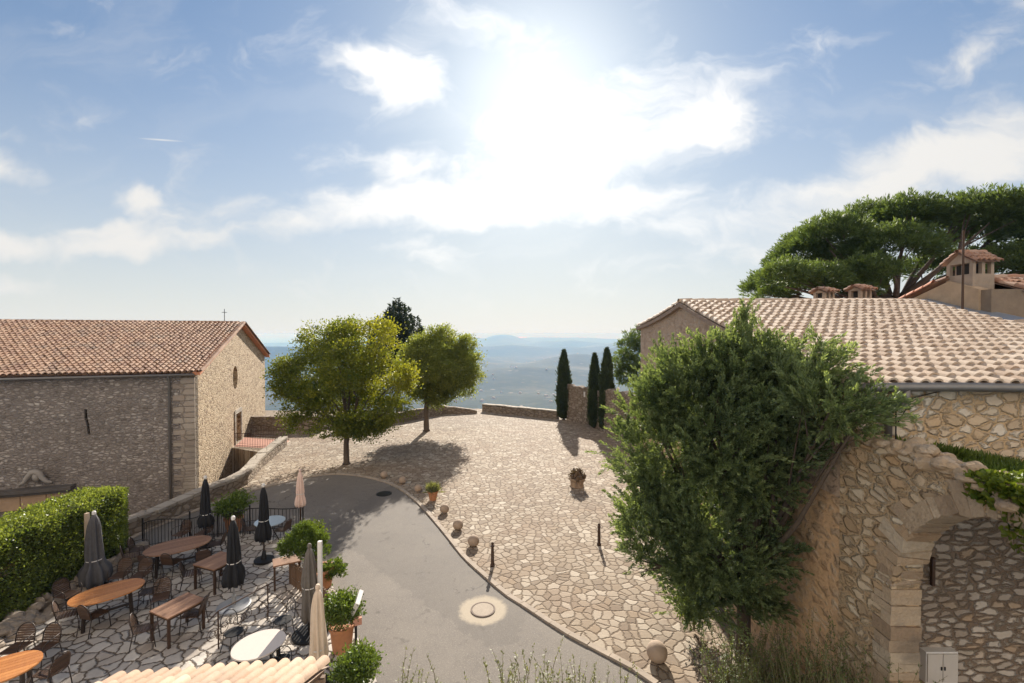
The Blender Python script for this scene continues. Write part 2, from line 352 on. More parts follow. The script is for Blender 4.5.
M['chapel_gable'] = stone('chapel gable rubble', (.23, .23, .15), [(.44, .32, .20), (.56, .44, .30), (.20, .125, .07), (.50, .38, .25), (.32, .22, .13)], (.54, .43, .30), gap=.05, soft=.07, dist=.4, bmp=.035, rot=-CH_ROT, stain=(.38, .27, .17), grime=.3, wob=.16)
M['quoin'] = stone('chapel corner stones', (.7, .7, .3), [(.30, .25, .21), (.40, .35, .29), (.34, .28, .23)], (.2, .165, .135), gap=.02, soft=.03, dist=.05, bmp=.02, rot=-CH_ROT, rnd=.35)
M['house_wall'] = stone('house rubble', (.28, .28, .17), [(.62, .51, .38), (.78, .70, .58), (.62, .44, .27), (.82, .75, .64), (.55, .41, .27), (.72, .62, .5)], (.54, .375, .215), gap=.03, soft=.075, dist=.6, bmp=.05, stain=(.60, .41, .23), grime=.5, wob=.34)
M['house_gable'] = stone('house gable render', (.26, .26, .17), [(.48, .36, .27), (.58, .46, .36), (.38, .28, .21), (.64, .53, .42)], (.46, .34, .25), gap=.04, soft=.14, dist=.6, bmp=.035, stain=(.42, .30, .21), grime=.5, wob=.3)
M['arch_face'] = stone('gate wall rubble', (.33, .29, .16), [(.60, .45, .29), (.73, .60, .43), (.55, .37, .21), (.42, .31, .2), (.76, .65, .49), (.60, .43, .26)], (.47, .335, .20), gap=.03, soft=.075, dist=.65, bmp=.06, stain=(.50, .35, .2), grime=.45, wob=.35)
M['brown_face'] = stone('earth-rendered rubble', (.34, .34, .22), [(.62, .43, .27), (.72, .54, .37), (.48, .32, .2), (.76, .62, .46), (.56, .35, .2)], (.58, .38, .22), gap=.045, soft=.16, dist=.7, bmp=.05, stain=(.50, .29, .14), grime=.65, wob=.4)
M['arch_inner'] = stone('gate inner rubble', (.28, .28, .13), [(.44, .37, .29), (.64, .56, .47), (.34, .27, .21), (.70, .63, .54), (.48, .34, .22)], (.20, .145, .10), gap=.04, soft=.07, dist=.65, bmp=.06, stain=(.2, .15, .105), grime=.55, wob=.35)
M['rubble'] = stone('field wall rubble', (.4, .4, .22), [(.33, .26, .20), (.42, .35, .28), (.27, .21, .16), (.38, .32, .25)], (.17, .13, .09), gap=.05, soft=.07, dist=.45, bmp=.04, stain=(.16, .12, .09), grime=.4)
M['coping'] = stone('coping stone', (.8, .8, .5), [(.38, .33, .27), (.46, .41, .34), (.33, .28, .23)], (.2, .16, .12), gap=.012, soft=.02, dist=.1, bmp=.02)
M['rock'] = stone('bare limestone', (.3, .3, .22), [(.46, .36, .26), (.58, .47, .35), (.37, .28, .2)], (.38, .28, .18), gap=.0, soft=.3, dist=.8, bmp=.05, wob=.4, grime=.6)
M['voussoir'] = tile_mat('rough arch stone', [(.46, .34, .22), (.60, .47, .33), (.38, .27, .175), (.64, .53, .39), (.52, .36, .22)], .6, .035)
M['dark_rock'] = plain('grey brown rock', (.27, .22, .17), .9, var=.4, scale=5, bmp=.03)
M['tile_chapel'] = tile_mat('old rose tile', [(.29, .15, .085), (.36, .215, .135), (.20, .10, .06), (.42, .27, .18), (.30, .17, .095)], .5)
M['tile_house'] = tile_mat('pale tan tile', [(.52, .395, .29), (.61, .49, .38), (.46, .335, .24), (.66, .55, .44), (.56, .43, .32)], .12)
M['tile_front'] = tile_mat('bleached tile', [(.42, .29, .2), (.50, .37, .27), (.38, .26, .18), (.53, .41, .31)], .25)
M['tile_old'] = tile_mat('weathered orange tile', [(.42, .22, .14), (.5, .3, .2), (.35, .2, .14), (.55, .38, .28)], .5)
M['mortar'] = plain('lime mortar', (.42, .36, .29), .9, var=.3, scale=6, bmp=.01)
M['zinc'] = plain('grey zinc', (.19, .18, .17), .5, .5, .2, 6)
M['lead'] = plain('lead flashing', (.28, .32, .38), .4, .5, .2, 5)
M['iron'] = plain('black iron', (.025, .023, .022), .5, .5, .3, 8)
M['rust'] = plain('rusty iron', (.07, .04, .025), .7, .3, .4, 12)
M['dark'] = plain('dark opening', (.02, .017, .014), .9)
M['door_wood'] = wood('old door wood', (.10, .06, .035), (.2, .13, .08), (9, 9, 1))
M['teak'] = wood('oiled teak', (.30, .105, .028), (.55, .24, .075), (9, 1.2, 9), .4)
M['teak_dark'] = wood('weathered teak', (.15, .07, .038), (.31, .17, .095), (9, 1.2, 9), .6)
M['slat'] = wood('chair slat wood', (.035, .018, .01), (.095, .05, .027), (1, 9, 9))
M['chair_frame'] = plain('dark chair frame', (.05, .037, .03), .42, .4, .3, 8)
M['canvas_black'] = plain('black canvas', (.012, .012, .014), .85, var=.3, scale=14)
M['canvas_grey'] = plain('charcoal canvas', (.075, .072, .075), .9, var=.3, scale=10)
M['canvas_taupe'] = plain('taupe canvas', (.13, .115, .10), .9, var=.25, scale=10)
M['canvas_cream'] = plain('cream canvas', (.62, .5, .38), .9, var=.12, scale=10)
M['canvas_pink'] = plain('pale pink canvas', (.68, .50, .42), .9, var=.1, scale=10)
M['steel'] = plain('brushed steel', (.33, .33, .33), .5, .35, .1, 10)
M['white'] = plain('off-white paint', (.62, .60, .57), .55, var=.06, scale=5)
M['tabletop'] = plain('pale stone table', (.60, .53, .47), .35, var=.06, scale=14)
M['glass_top'] = plain('pale glass table', (.42, .5, .55), .15, var=.05, scale=6)
M['terracotta'] = plain('terracotta', (.42, .19, .09), .8, var=.3, scale=7, bmp=.01)
M['deck_tile'] = plain('terracotta deck', (.5, .25, .18), .8, var=.25, scale=9)
M['bark'] = plain('brown bark', (.10, .075, .055), .95, var=.45, scale=9, bmp=.03)
M['bark_pine'] = plain('pine bark', (.085, .06, .047), .95, var=.45, scale=5, bmp=.05)
M['twig'] = plain('thin twig', (.16, .13, .07), .9)
M['leaf_yel'] = leaf_mat('yellow-green leaf', (.045, .085, .02), (.31, .30, .04), .5)
M['leaf_mid'] = leaf_mat('olive-green leaf', (.06, .10, .03), (.27, .29, .08), .55)
M['leaf_juniper'] = leaf_mat('juniper spray', (.06, .095, .045), (.31, .38, .18), .4, .6)
M['leaf_cypress'] = leaf_mat('cypress spray', (.02, .035, .018), (.07, .095, .04), .2, .7)
M['leaf_pine'] = leaf_mat('pine needle', (.036, .064, .025), (.165, .22, .075), .42, .55)
M['leaf_fir'] = leaf_mat('dark conifer needle', (.02, .032, .02), (.05, .07, .04), .2, .7)
M['leaf_hedge'] = leaf_mat('hedge leaf', (.05, .085, .02), (.26, .30, .07), .42, .33)
M['leaf_bush'] = leaf_mat('box leaf', (.035, .07, .014), (.18, .24, .05), .35, .45)
M['leaf_olive'] = leaf_mat('grey-green leaf', (.09, .105, .05), (.27, .28, .13), .35, .5)
M['leaf_sage'] = leaf_mat('sage shrub leaf', (.06, .09, .035), (.22, .26, .11), .4, .5)
M['leaf_ivy'] = leaf_mat('ivy leaf', (.03, .07, .012), (.22, .26, .03), .35, .4)
M['core'] = plain('foliage shade core', (.05, .045, .025), 1.0)  # dark colour of solid cores that stand in for shade inside foliage
HAZE = True
# ------------------------------------------------------------------ terrain, sea
def vnoise(x, y, seed):
    r = np.random.default_rng(seed); T = r.random((64, 64))
    xi = np.floor(x).astype(int); yi = np.floor(y).astype(int); fx = x - xi; fy = y - yi
    fx = fx * fx * (3 - 2 * fx); fy = fy * fy * (3 - 2 * fy)
    g = lambda a, b: T[a % 64, b % 64]
    return (g(xi, yi) * (1 - fx) + g(xi + 1, yi) * fx) * (1 - fy) + (g(xi, yi + 1) * (1 - fx) + g(xi + 1, yi + 1) * fx) * fy
def fbm(x, y, seed, o=5):
    s = 0; a = .5
    for k in range(o): s = s + a * vnoise(x * 2 ** k + 7.3 * k, y * 2 ** k + 3.1 * k, seed + k); a *= .5
    return s
SEA_Z = -430.0
def terrain(x, y):
    r = np.hypot(x, y); lr = np.log10(np.maximum(r, 1)); az = np.degrees(np.arctan2(x, y))
    z = np.interp(lr, [1.6, 1.78, 2.2, 2.6, 3.0, 3.3, 3.7, 4.0, 4.25, 4.35, 4.6], [-6, -9, -60, -150, -230, -280, -315, -340, -365, -440, -560])
    amp = np.interp(lr, [1.8, 2.6, 3.2, 3.7, 4.1, 4.35], [1, 20, 75, 210, 260, 120])
    n = fbm(x / 2600.0 + 5, y / 1900.0 + 2, 3, 6) - .5
    rid = 1 - np.abs(2 * fbm(x / 4200.0 + 1, y / 2600.0 + 4, 21, 5) - 1)
    z = z + amp * n * 1.3 + amp * .55 * (rid - .8)
    def hump(a0, wa, r0, wr, h): return h * np.exp(-((az - a0) / wa) ** 2 - ((r - r0) / wr) ** 2)
    for hp in ((17, 8, 5600, 900, 260), (8, 5, 4300, 500, 110), (1, 9, 8200, 800, 150), (-7, 8, 6000, 600, 110), (-20, 13, 7600, 900, 190), (-29, 10, 4800, 800, 150), (-1.2, 3.2, 14500, 1000, 330), (7, 7, 12000, 900, 190), (-14, 8, 11500, 1000, 200), (4, 30, 18500, 1500, 250), (3, 6, 3000, 350, 50), (26, 12, 9000, 1500, 260)): z = z + hump(*hp)
    return z
na, nr = 540, 230
A_ = np.linspace(0, 2 * PI, na, endpoint=False); R_ = np.r_[0.5, np.geomspace(40, 30000, nr - 1)]
AA, RR = np.meshgrid(A_, R_); TX, TY = RR * np.sin(AA), RR * np.cos(AA); TZ = terrain(TX, TY)
idx = np.arange(na * nr).reshape(nr, na)
FQ = np.stack([idx[:-1], np.roll(idx, -1, 1)[:-1], np.roll(idx, -1, 1)[1:], idx[1:]], -1).reshape(-1, 4)[:, ::-1]
mb = MB(); mb.v.append(np.stack([TX, TY, TZ], -1).reshape(-1, 3)); mb.f = FQ.tolist(); mb.n = na * nr
m, t, p = newmat('wooded hills'); P0 = wpos(t)
n1 = noise(t, P0, .0016, 6, .6); n2 = noise(t, P0, .012, 5, .65); vo = N(t, 'ShaderNodeTexVoronoi', i_Scale=.011); L(t, P0, vo.inputs['Vector'])
c = ramp(t, n2.outputs['Fac'], [(.3, (.014, .024, .014)), (.55, (.03, .042, .022)), (.75, (.085, .085, .05))])
c = mixc(t, maprange(t, n1.outputs['Fac'], .52, .66), c, (.085, .083, .055))
spk = math_n(t, 'MULTIPLY', math_n(t, 'LESS_THAN', vo.outputs['Distance'], .16), maprange(t, n1.outputs['Fac'], .42, .56))
L(t, mixc(t, spk, c, (.22, .19, .16)), p.inputs['Base Color']); p.inputs['Roughness'].default_value = .95; p.inputs['Specular IOR Level'].default_value = .1
M['hills'] = m
hills = mb.struct('hills', M['hills'], smooth=True)
m, t, p = newmat('sea'); p.inputs['Base Color'].default_value = (.03, .06, .09, 1); p.inputs['Roughness'].default_value = .28
P0 = wpos(t); bump(t, p, noise(t, P0, .01, 5).outputs['Fac'], .6, 20)
MB().add([(-90000, -1000, SEA_Z), (90000, -1000, SEA_Z), (90000, 70000, SEA_Z), (-90000, 70000, SEA_Z)], [(0, 1, 2, 3)]).struct('sea', m)
mb = MB(); hr = np.random.default_rng(77)
for k in range(260):
    rr = 1500 * (4.2 ** hr.random()); a = R(hr.uniform(-32, 24)); x, y = rr * math.sin(a), rr * math.cos(a)
    if vnoise(np.array([x / 500.]), np.array([y / 500.]), 9)[0] < .45: continue
    z = float(terrain(np.array([x]), np.array([y]))[0]); w, d, h = hr.uniform(8, 15), hr.uniform(7, 11), hr.uniform(5, 8); q = hr.uniform(0, PI)
    mb.box((x, y, z + h / 2 - 1), (w, d, h), q); mb.box((x, y, z + h), (w * 1.05, d * 1.05, 2.2), q, taper=.5)
M['far_house'] = plain('pale far house', (.45, .39, .33), .9)
setp(mb.struct('far_houses', M['far_house'], kind='stuff'), 'pale scattered houses far down in the hazy valley', 'houses')

# ------------------------------------------------------------------ plaza, road, terrace sheets
wall_line = [G(274, 454), G(258, 468), G(243, 485), G(210, 500), G(170, 518), G(132, 535)]
plaza_poly = [(-40, -8), (-40, 8), (-15.6, 15.4)] + [(p.x - .15, p.y) for p in wall_line[::-1]] + [(-19.6, 30.4), (-19.0, 33.5), (-21.8, 36.5), (-13.5, 41.0), (-3.4, 45.6), (4.6, 41.2), (9.2, 33.5), (30, 33), (30, -8)]
def slab(name, poly, z, mat, depth):
    mb = MB(); n = len(poly); bm = bmesh.new()
    vs = [bm.verts.new((q[0], q[1], 0)) for q in poly]
    for i in range(n): bm.edges.new((vs[i], vs[(i + 1) % n]))
    bmesh.ops.triangle_fill(bm, use_beauty=True, use_dissolve=False, edges=bm.edges[:]); bm.verts.index_update()
    V = [(v.co.x, v.co.y, z) for v in bm.verts]; T = [[v.index for v in f.verts] for f in bm.faces]; bm.free()
    T = [tt if (Vector(V[tt[1]]) - Vector(V[tt[0]])).cross(Vector(V[tt[2]]) - Vector(V[tt[0]])).z > 0 else tt[::-1] for tt in T]
    k = len(V)
    if depth: mb.add(V + [(a, b, z - depth) for a, b, _ in V], T + [(i, (i + 1) % n, k + (i + 1) % n, k + i) for i in range(n)])
    else: mb.add(V, T)
    return mb.struct(name, mat)
slab('plaza', plaza_poly, 0.0, M['paving'], 9)
kerb_px = [(700, 728), (646, 681), (605, 657), (564, 635), (517, 604), (503, 595), (482.5, 577), (462, 558), (441.5, 532), (421, 508), (410, 498), (400, 490.5), (391, 485.5), (380, 481.5), (366, 478), (350, 475.6), (330, 475), (308, 478), (284, 483.5), (258, 490), (232, 498), (208, 507), (185, 516), (158, 527), (140, 536), (118, 548)]
def smooth_line(P, n=4):
    P = [Vector(p) for p in P]; out = []
    for i in range(len(P) - 1):
        p0, p1, p2, p3 = P[max(i - 1, 0)], P[i], P[i + 1], P[min(i + 2, len(P) - 1)]
        for k in range(n):
            s = k / n; out.append(.5 * ((2 * p1) + (p2 - p0) * s + (2 * p0 - 5 * p1 + 4 * p2 - p3) * s * s + (3 * p1 - p0 - 3 * p2 + p3) * s ** 3))
    return out + [P[-1]]
kerb = smooth_line([G(*q) for q in kerb_px], 4)
terr_px = [(150, 548), (190, 541), (218, 537), (250, 534), (303, 528.5), (318, 560), (334, 590), (350, 622), (372, 672), (392, 720)]
terr = smooth_line([G(*q) for q in terr_px], 3)
road_poly = [(p.x, p.y) for p in kerb] + [(-15.2, 15.9), (-13.6, 15.6)] + [(p.x, p.y) for p in terr] + [(-1.5, 4), (2.5, 4)]
m, t, p = newmat('worn asphalt'); P0 = wpos(t); n1 = noise(t, P0, 26, 4, .8); n2 = noise(t, P0, .5, 5, .6); n3 = noise(t, P0, 3.0, 4, .6)
vc = N(t, 'ShaderNodeTexVoronoi', feature='DISTANCE_TO_EDGE', voronoi_dimensions='2D', i_Scale=.32)
ds = N(t, 'ShaderNodeVectorMath', operation='SCALE'); L(t, n3.outputs['Color'], ds.inputs[0]); ds.inputs['Scale'].default_value = .9
ad = N(t, 'ShaderNodeVectorMath', operation='ADD'); L(t, P0, ad.inputs[0]); L(t, ds.outputs[0], ad.inputs[1]); L(t, ad.outputs[0], vc.inputs['Vector'])
c = mixc(t, n1.outputs['Fac'], (.07, .061, .052), (.25, .218, .185)); c = mixc(t, maprange(t, n2.outputs['Fac'], .4, .65), c, mixc(t, .5, c, (.20, .175, .145)))
c = mixc(t, math_n(t, 'MULTIPLY', maprange(t, n3.outputs['Fac'], .5, .75), .35), c, (.10, .088, .075))
crack = math_n(t, 'MULTIPLY', math_n(t, 'LESS_THAN', vc.outputs['Distance'], .007), maprange(t, n2.outputs['Fac'], .52, .6))
n5 = noise(t, P0, 38, 2, .8); c = mixc(t, math_n(t, 'MULTIPLY', maprange(t, n5.outputs['Fac'], .56, .66), .45), c, (.36, .32, .27))          # grit
pv1 = N(t, 'ShaderNodeTexVoronoi', voronoi_dimensions='2D', i_Scale=.16); L(t, ad.outputs[0], pv1.inputs['Vector']); ps = N(t, 'ShaderNodeSeparateColor'); L(t, pv1.outputs['Color'], ps.inputs[0])
c = mixc(t, math_n(t, 'MULTIPLY', maprange(t, ps.outputs[0], .55, .6), .28), c, (.09, .08, .07))                                            # older repairs
n6 = noise(t, P0, 1.6, 3, .5); c = mixc(t, math_n(t, 'MULTIPLY', maprange(t, n6.outputs['Fac'], .64, .7), .5), c, (.075, .065, .055))      # drips and oil
c = mixc(t, math_n(t, 'MULTIPLY', crack, .7), c, (.06, .05, .045))
mh = G(483, 610); sb = N(t, 'ShaderNodeVectorMath', operation='DISTANCE'); L(t, P0, sb.inputs[0]); sb.inputs[1].default_value = (mh.x, mh.y, 0)      # pale cement patch trowelled round the manhole
n4 = noise(t, P0, 4.5, 5, .7); dd_ = math_n(t, 'ADD', sb.outputs['Value'], math_n(t, 'MULTIPLY', math_n(t, 'SUBTRACT', n4.outputs['Fac'], .5), .34))
c = mixc(t, math_n(t, 'MULTIPLY', maprange(t, dd_, .74, .54), .92), c, mixc(t, n1.outputs['Fac'], (.30, .245, .175), (.48, .41, .31)))
L(t, c, p.inputs['Base Color']); p.inputs['Roughness'].default_value = .82; p.inputs['Specular IOR Level'].default_value = .3
bump(t, p, n1.outputs['Fac'], .7, .006); M['asphalt'] = m
slab('road', road_poly, 0.006, M['asphalt'], 0)
tp = [(p.x, p.y) for p in terr]
slab('terrace', [(-14.5, 15.2)] + tp + [(-1.9, 3), (-20, 3), (-20, 10)], 0.05, M['terrace'], .05)
# kerb: a row of cut stones following the road edge
mb = MB(); acc_l = 0; out = []
dense = smooth_line([G(*q) for q in kerb_px], 24); nxt = 0
for i in range(len(dense) - 1):
    seg = (dense[i + 1] - dense[i]).length
    acc_l += seg
    if acc_l >= .55: out.append(dense[i + 1]); acc_l = 0
for a, b in zip(out[:-1], out[1:]):
    d = b - a; n_ = Vector((d.y, -d.x, 0)).normalized(); c_ = (a + b) / 2 + n_ * .09
    mb.box((c_.x, c_.y, -.005 + random.uniform(-.006, .006)), (d.length - .014, .15, .13), math.atan2(d.y, d.x) + random.uniform(-.01, .01))
mk = plain('kerb stone', (.34, .28, .22), .9, var=.35, scale=3, bmp=.015)
mb.struct('kerb', mk)
MB().add([(-60, 5, -2.6), (-10, 5, -2.6), (-15, 31, -2.6), (-18, 60, -2.6), (-60, 60, -2.6)], [(0, 1, 2, 3, 4)]).struct('ditch_ground', plain('packed earth', (.2, .15, .1), .95, var=.4, scale=2, bmp=.03))
# manhole with its pale concrete collar, and a drain cover
c0 = G(483, 610)
rt = thing('manhole', 'round worn manhole cover in a pale cement patch on the road', 'manhole', (c0.x, c0.y, .01))
MB().lathe([(.335, .0), (.335, .018), (.30, .018), (.295, .010)], n=40, cap=False).part('ring', M['rust'], rt, local=True)
mb = MB().lathe([(.29, .0), (.29, .014), (.0, .016)], n=40, cap=False)
mb.part('cover', plain('worn manhole cover', (.36, .30, .235), .8, 0, .3, 22, .006, .2), rt, local=True)
c0 = G(384, 494)
mb = MB().lathe([(.36, 0), (.36, .012), (.33, .016), (0, .016)], c=(c0.x, c0.y, .008), n=32, cap=False); mb.solo('drain_cover', M['iron'], 'dark round drain cover on the shaded bend of the road', 'drain cover')

# ------------------------------------------------------------------ walls
def wall_run(mb, pts, h, th, z0=-.3, step=.5, jag=.06, tops=None, side=0.0):
    """a wall of irregular top along ground points; tops = height per point"""
    P = [Vector((p[0], p[1], 0)) for p in pts]; L_ = [0]
    for a, b in zip(P[:-1], P[1:]): L_.append(L_[-1] + (b - a).length)
    n = max(2, int(L_[-1] / step)); V = []; tops = tops or [h] * len(P)
    for i in range(n + 1):
        s = L_[-1] * i / n; k = 0
        while k < len(P) - 2 and s > L_[k + 1]: k += 1
        f = (s - L_[k]) / max(1e-6, L_[k + 1] - L_[k]); c = P[k].lerp(P[k + 1], f); d = (P[k + 1] - P[k]).normalized(); nrm = Vector((-d.y, d.x, 0))
        hh = tops[k] * (1 - f) + tops[k + 1] * f + random.uniform(-jag, jag); o = nrm * side
        for sg, z in ((-1, z0), (-1, hh), (1, hh + random.uniform(-jag, jag) * .4), (1, z0)):
            q = c + o + nrm * sg * th / 2 + nrm * random.uniform(-.02, .02); V.append((q.x, q.y, z))
    F_ = [(4 * i + a, 4 * i + 4 + a, 4 * i + 4 + (a + 1) % 4, 4 * i + (a + 1) % 4) for i in range(n) for a in range(4)] + [(0, 1, 2, 3), (4 * n + 3, 4 * n + 2, 4 * n + 1, 4 * n)]
    return mb.add(V, [f[::-1] for f in F_])
def coping_run(mb, pts, z, w, h, step=.9, tops=None):
    P = smooth_line([Vector((p[0], p[1], 0)) for p in pts], 8); a = P[0]; acc_ = 0
    for i in range(1, len(P)):
        acc_ = (P[i] - a).length
        if acc_ >= step or i == len(P) - 1:
            d = P[i] - a; c = (a + P[i]) / 2
            mb.box((c.x, c.y, z + h / 2 + random.uniform(-.015, .015)), (d.length - .015, w + random.uniform(-.03, .03), h), math.atan2(d.y, d.x), random.uniform(-.015, .015)); a = P[i]
    return mb
low = [G(284, 446)] + wall_line + [Vector((-15.6, 15.6, 0))]
root = thing('parapet_wall', 'low rubble wall with a stone coping sweeping along the ditch beside the chapel', 'wall', (low[3].x, low[3].y, 0))
wall_run(MB(), low, .52, .42, z0=-2.6).part('wall_body', M['rubble'], root)
coping_run(MB(), low, .53, .5, .13).part('coping', M['coping'], root)
pw = [G(483.5, 411), G(558, 418.6)]
root = thing('parapet_wall', 'low stone parapet at the valley edge between the gap and the single cypress', 'wall', (pw[0].x, pw[0].y, 0))
wall_run(MB(), pw, .62, .5).part('wall_body', M['rubble'], root); coping_run(MB(), pw, .64, .56, .1).part('coping', M['coping'], root)
pw = [G(336, 432), G(405, 421), G(444, 413.5), G(477, 413)]
mb = wall_run(MB(), pw, .6, .5, tops=[.9, .85, .8, .25]); mb.solo('parapet_wall', M['rubble'], 'low stone parapet at the valley edge behind the two leafy trees', 'wall')
pw = [(-23.2, 35.3), (-14.6, 35.2)]
mb = wall_run(MB(), pw, 1.0, .5, tops=[1.15, 1.1], jag=.05); mb.solo('garden_wall', M['rubble'], 'shaded stone wall at the far end of the footbridge by the chapel', 'wall')
hw = [G(569, 420), G(590, 424.5), G(607, 432), (7.9, 33.2), (8.9, 30.5), (9.6, 27)]
root = thing('boundary_wall', 'tall ruined stone wall behind the three cypresses', 'wall', (hw[0].x, hw[0].y, 0))
wall_run(MB(), hw[:3], 3, .5, jag=.14, step=.35, tops=[3.1, 3.0, 2.9]).part('wall_body', M['rubble'], root)
wall_run(MB(), hw[2:], 3.3, .6, jag=.14, step=.35, tops=[3.35, 3.3, 3.4, 3.6]).part('wall_end', M['rubble'], root)
q = D(585, 394, hw[1].y - .28 + .7); mb = MB().box((q.x, q.y - .35, q.z), (.42, .04, .42), -.9); mb.solo('plaque', M['white'], 'small white notice plate on the ruined wall between two cypresses', 'sign')
q = D(618, 391, 33.0); root = thing('wall_lamp', 'small dark lamp with a white head on the ruined wall beside the juniper', 'lamp', (q.x, q.y, q.z - .3))
MB().tube([(q.x, q.y + .5, q.z - .2), (q.x, q.y, q.z - .2), (q.x, q.y, q.z)], .03).part('bracket', M['iron'], root); MB().lathe([(.02, 0), (.13, .1), (.13, .2), (.03, .3)], c=(q.x, q.y, q.z), n=12).part('lamp_head', M['white'], root)

# ------------------------------------------------------------------ tiled roofs
def tiles(mb, O, A, U, Lr, Sl, pitch, row, sag=0.0, jit=.012, seg=6, r0=.43, r1=.33, stop=None, over=1.2):
    O, A, U = Vector(O), Vector(A).normalized(), Vector(U).normalized(); Nn = A.cross(U).normalized()
    if Nn.z < 0: Nn = -Nn
    nc, nr_ = int(round(Lr / pitch)), int(round(Sl / row)); pitch = Lr / nc; row = Sl / nr_
    def at(a, s): return O + A * a + U * s - Vector((0, 0, 1)) * (sag * 4 * (s / Sl) * (1 - s / Sl) + .35 * sag * math.sin(a * .8))
    V = []; Fc = []
    for i in range(nc):
        for j in range(nr_):
            a = (i + .5) * pitch + random.gauss(0, jit); s = j * row + random.gauss(0, jit * 1.5) - (random.uniform(.04, .12) if j and random.random() < .02 else 0)
            if stop and stop(a, s): continue
            ln = row * over if j < nr_ - 1 else row; tw = random.gauss(0, jit * .6)
            for (sa, r_, lift, sh) in ((s - .03, r0, .035, 0), (s + ln, r1, .012, tw)):
                for k in range(seg + 1):
                    q = PI * k / seg; P = at(a + sh + math.cos(q) * r_ * pitch, max(-.06, min(sa, Sl))) + Nn * (math.sin(q) * r_ * pitch * 1.1 + lift)
                    V.append(tuple(P))
            b = len(V) - 2 * (seg + 1)
            # a lip at the lower end gives the tile its thickness
            for k in range(seg + 1):
                q = PI * k / seg; P = at(a + math.cos(q) * (r0 - .07) * pitch, max(-.06, s - .03)) + Nn * (math.sin(q) * (r0 - .07) * pitch * .95 + .03); V.append(tuple(P))
            Fc += [(b + k, b + k + 1, b + seg + 2 + k, b + seg + 1 + k) for k in range(seg)]
            Fc += [(b + 2 * (seg + 1) + k, b + 2 * (seg + 1) + k + 1, b + k + 1, b + k) for k in range(seg)]
    base = mb.n; mb.add(V, Fc)
    # channel layer below
    nb = 24; V = []; 
    for s in np.linspace(0, Sl, nb): V += [tuple(at(0, s) + Nn * -.02), tuple(at(Lr * .5, s) + Nn * -.02), tuple(at(Lr, s) + Nn * -.02)]
    mb.add(V, [(3 * i + k, 3 * i + k + 1, 3 * i + 4 + k, 3 * i + 3 + k) for i in range(nb - 1) for k in (0, 1)]); return mb
def ridge_tiles(mb, a, b, r=.12, ln=.4, n=8):
    a, b = Vector(a), Vector(b); d = b - a; k = int(d.length / ln); u = d.normalized(); side = Vector((-u.y, u.x, 0)).normalized()
    for i in range(k):
        V = []; 
        for (s, rr) in ((i * ln, r * .88), ((i + 1) * ln * 1.0 + .05, r * 1.05)):
            for j in range(n + 1):
                q = PI * j / n; P = a + u * s + side * math.cos(q) * rr + Vector((0, 0, math.sin(q) * rr + random.gauss(0, .004))); V.append(tuple(P))
        mb.add(V, [(j, j + 1, n + 2 + j, n + 1 + j) for j in range(n)])
    return mb

# ------------------------------------------------------------------ chapel
A = Vector((-.3147, .949, 0)).normalized(); B = Vector((-.949, -.3147, 0)).normalized()      # along the gable away from us; along the nave to the left
NG = -B; NS = -A
C0 = Vector((-16.3, 23.3, 0)); GW = 18.0; EZ = 5.66; RZ = 8.30; LB = 24.0; BASE = -3.0
chapel = thing('chapel', 'long stone chapel with a rose tiled roof and a round gable window', 'chapel', (-24, 28, BASE))
def gz(s): return EZ + (RZ - EZ) * (1 - abs(s - GW / 2) / (GW / 2))
def on_gable(px, py):
    d = ray(px, py); k = (C0 - Vector((0, 0, CAM_H))).dot(NG) / d.dot(NG); P = Vector((0, 0, CAM_H)) + d * k; return (P - C0).dot(A), P.z
cs, cz = on_gable(235.3, 377.5); oc = [(cs + .62 * math.cos(q), cz + .80 * math.sin(q)) for q in [2 * PI * k / 20 for k in range(20)]]
d0, _ = on_gable(235.2, 430); d1, dzt = on_gable(240.5, 420); dzt = 2.05
door = [(d0, .02), (d1, .02), (d1, dzt), (d0, dzt)]
mb = MB()
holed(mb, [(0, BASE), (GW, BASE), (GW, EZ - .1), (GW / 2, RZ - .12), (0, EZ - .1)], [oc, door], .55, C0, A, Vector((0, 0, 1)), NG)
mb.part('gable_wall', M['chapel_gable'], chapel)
mb = MB(); k = 26
slit = []
pp = [(84.2, 409), (87, 409.5), (87.6, 418), (89, 424), (90.5, 434.5), (87.5, 434), (86.6, 425), (84.6, 419)]
def on_side(px, py):
    d = ray(px, py); kk = (C0 - Vector((0, 0, CAM_H))).dot(NS) / d.dot(NS); P = Vector((0, 0, CAM_H)) + d * kk; return (P - C0).dot(B), P.z
slit = [on_side(*q) for q in pp]
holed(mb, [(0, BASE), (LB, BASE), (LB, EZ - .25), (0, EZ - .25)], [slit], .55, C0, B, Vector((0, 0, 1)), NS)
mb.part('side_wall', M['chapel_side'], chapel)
mb = MB(); Q0 = C0 + B * .7 + A * .7
V = []
for f in (0, GW - 1.4):
    for g in (0, LB - 1.4): V += [tuple(Q0 + A * f + B * g + Vector((0, 0, z))) for z in (BASE, EZ - .5)]
mb.add(V, [(0, 1, 3, 2), (4, 6, 7, 5), (0, 4, 5, 1), (2, 3, 7, 6), (1, 5, 7, 3)]); mb.part('inner_shell', M['dark'], chapel)
mb = MB()
for i in range(24):      # corner stones in long-and-short work, 3 cm proud of the side wall
    z = -1.4 + i * .29
    if z > EZ - .5: break
    ln = .95 if i % 2 else .62
    c = C0 + B * (ln / 2 - .02) + NS * .0 + Vector((0, 0, z + .14)); mb.box(tuple(c + NS * .0), (ln, .07, .275), math.atan2(B.y, B.x))
mb.part('quoins', M['quoin'], chapel)
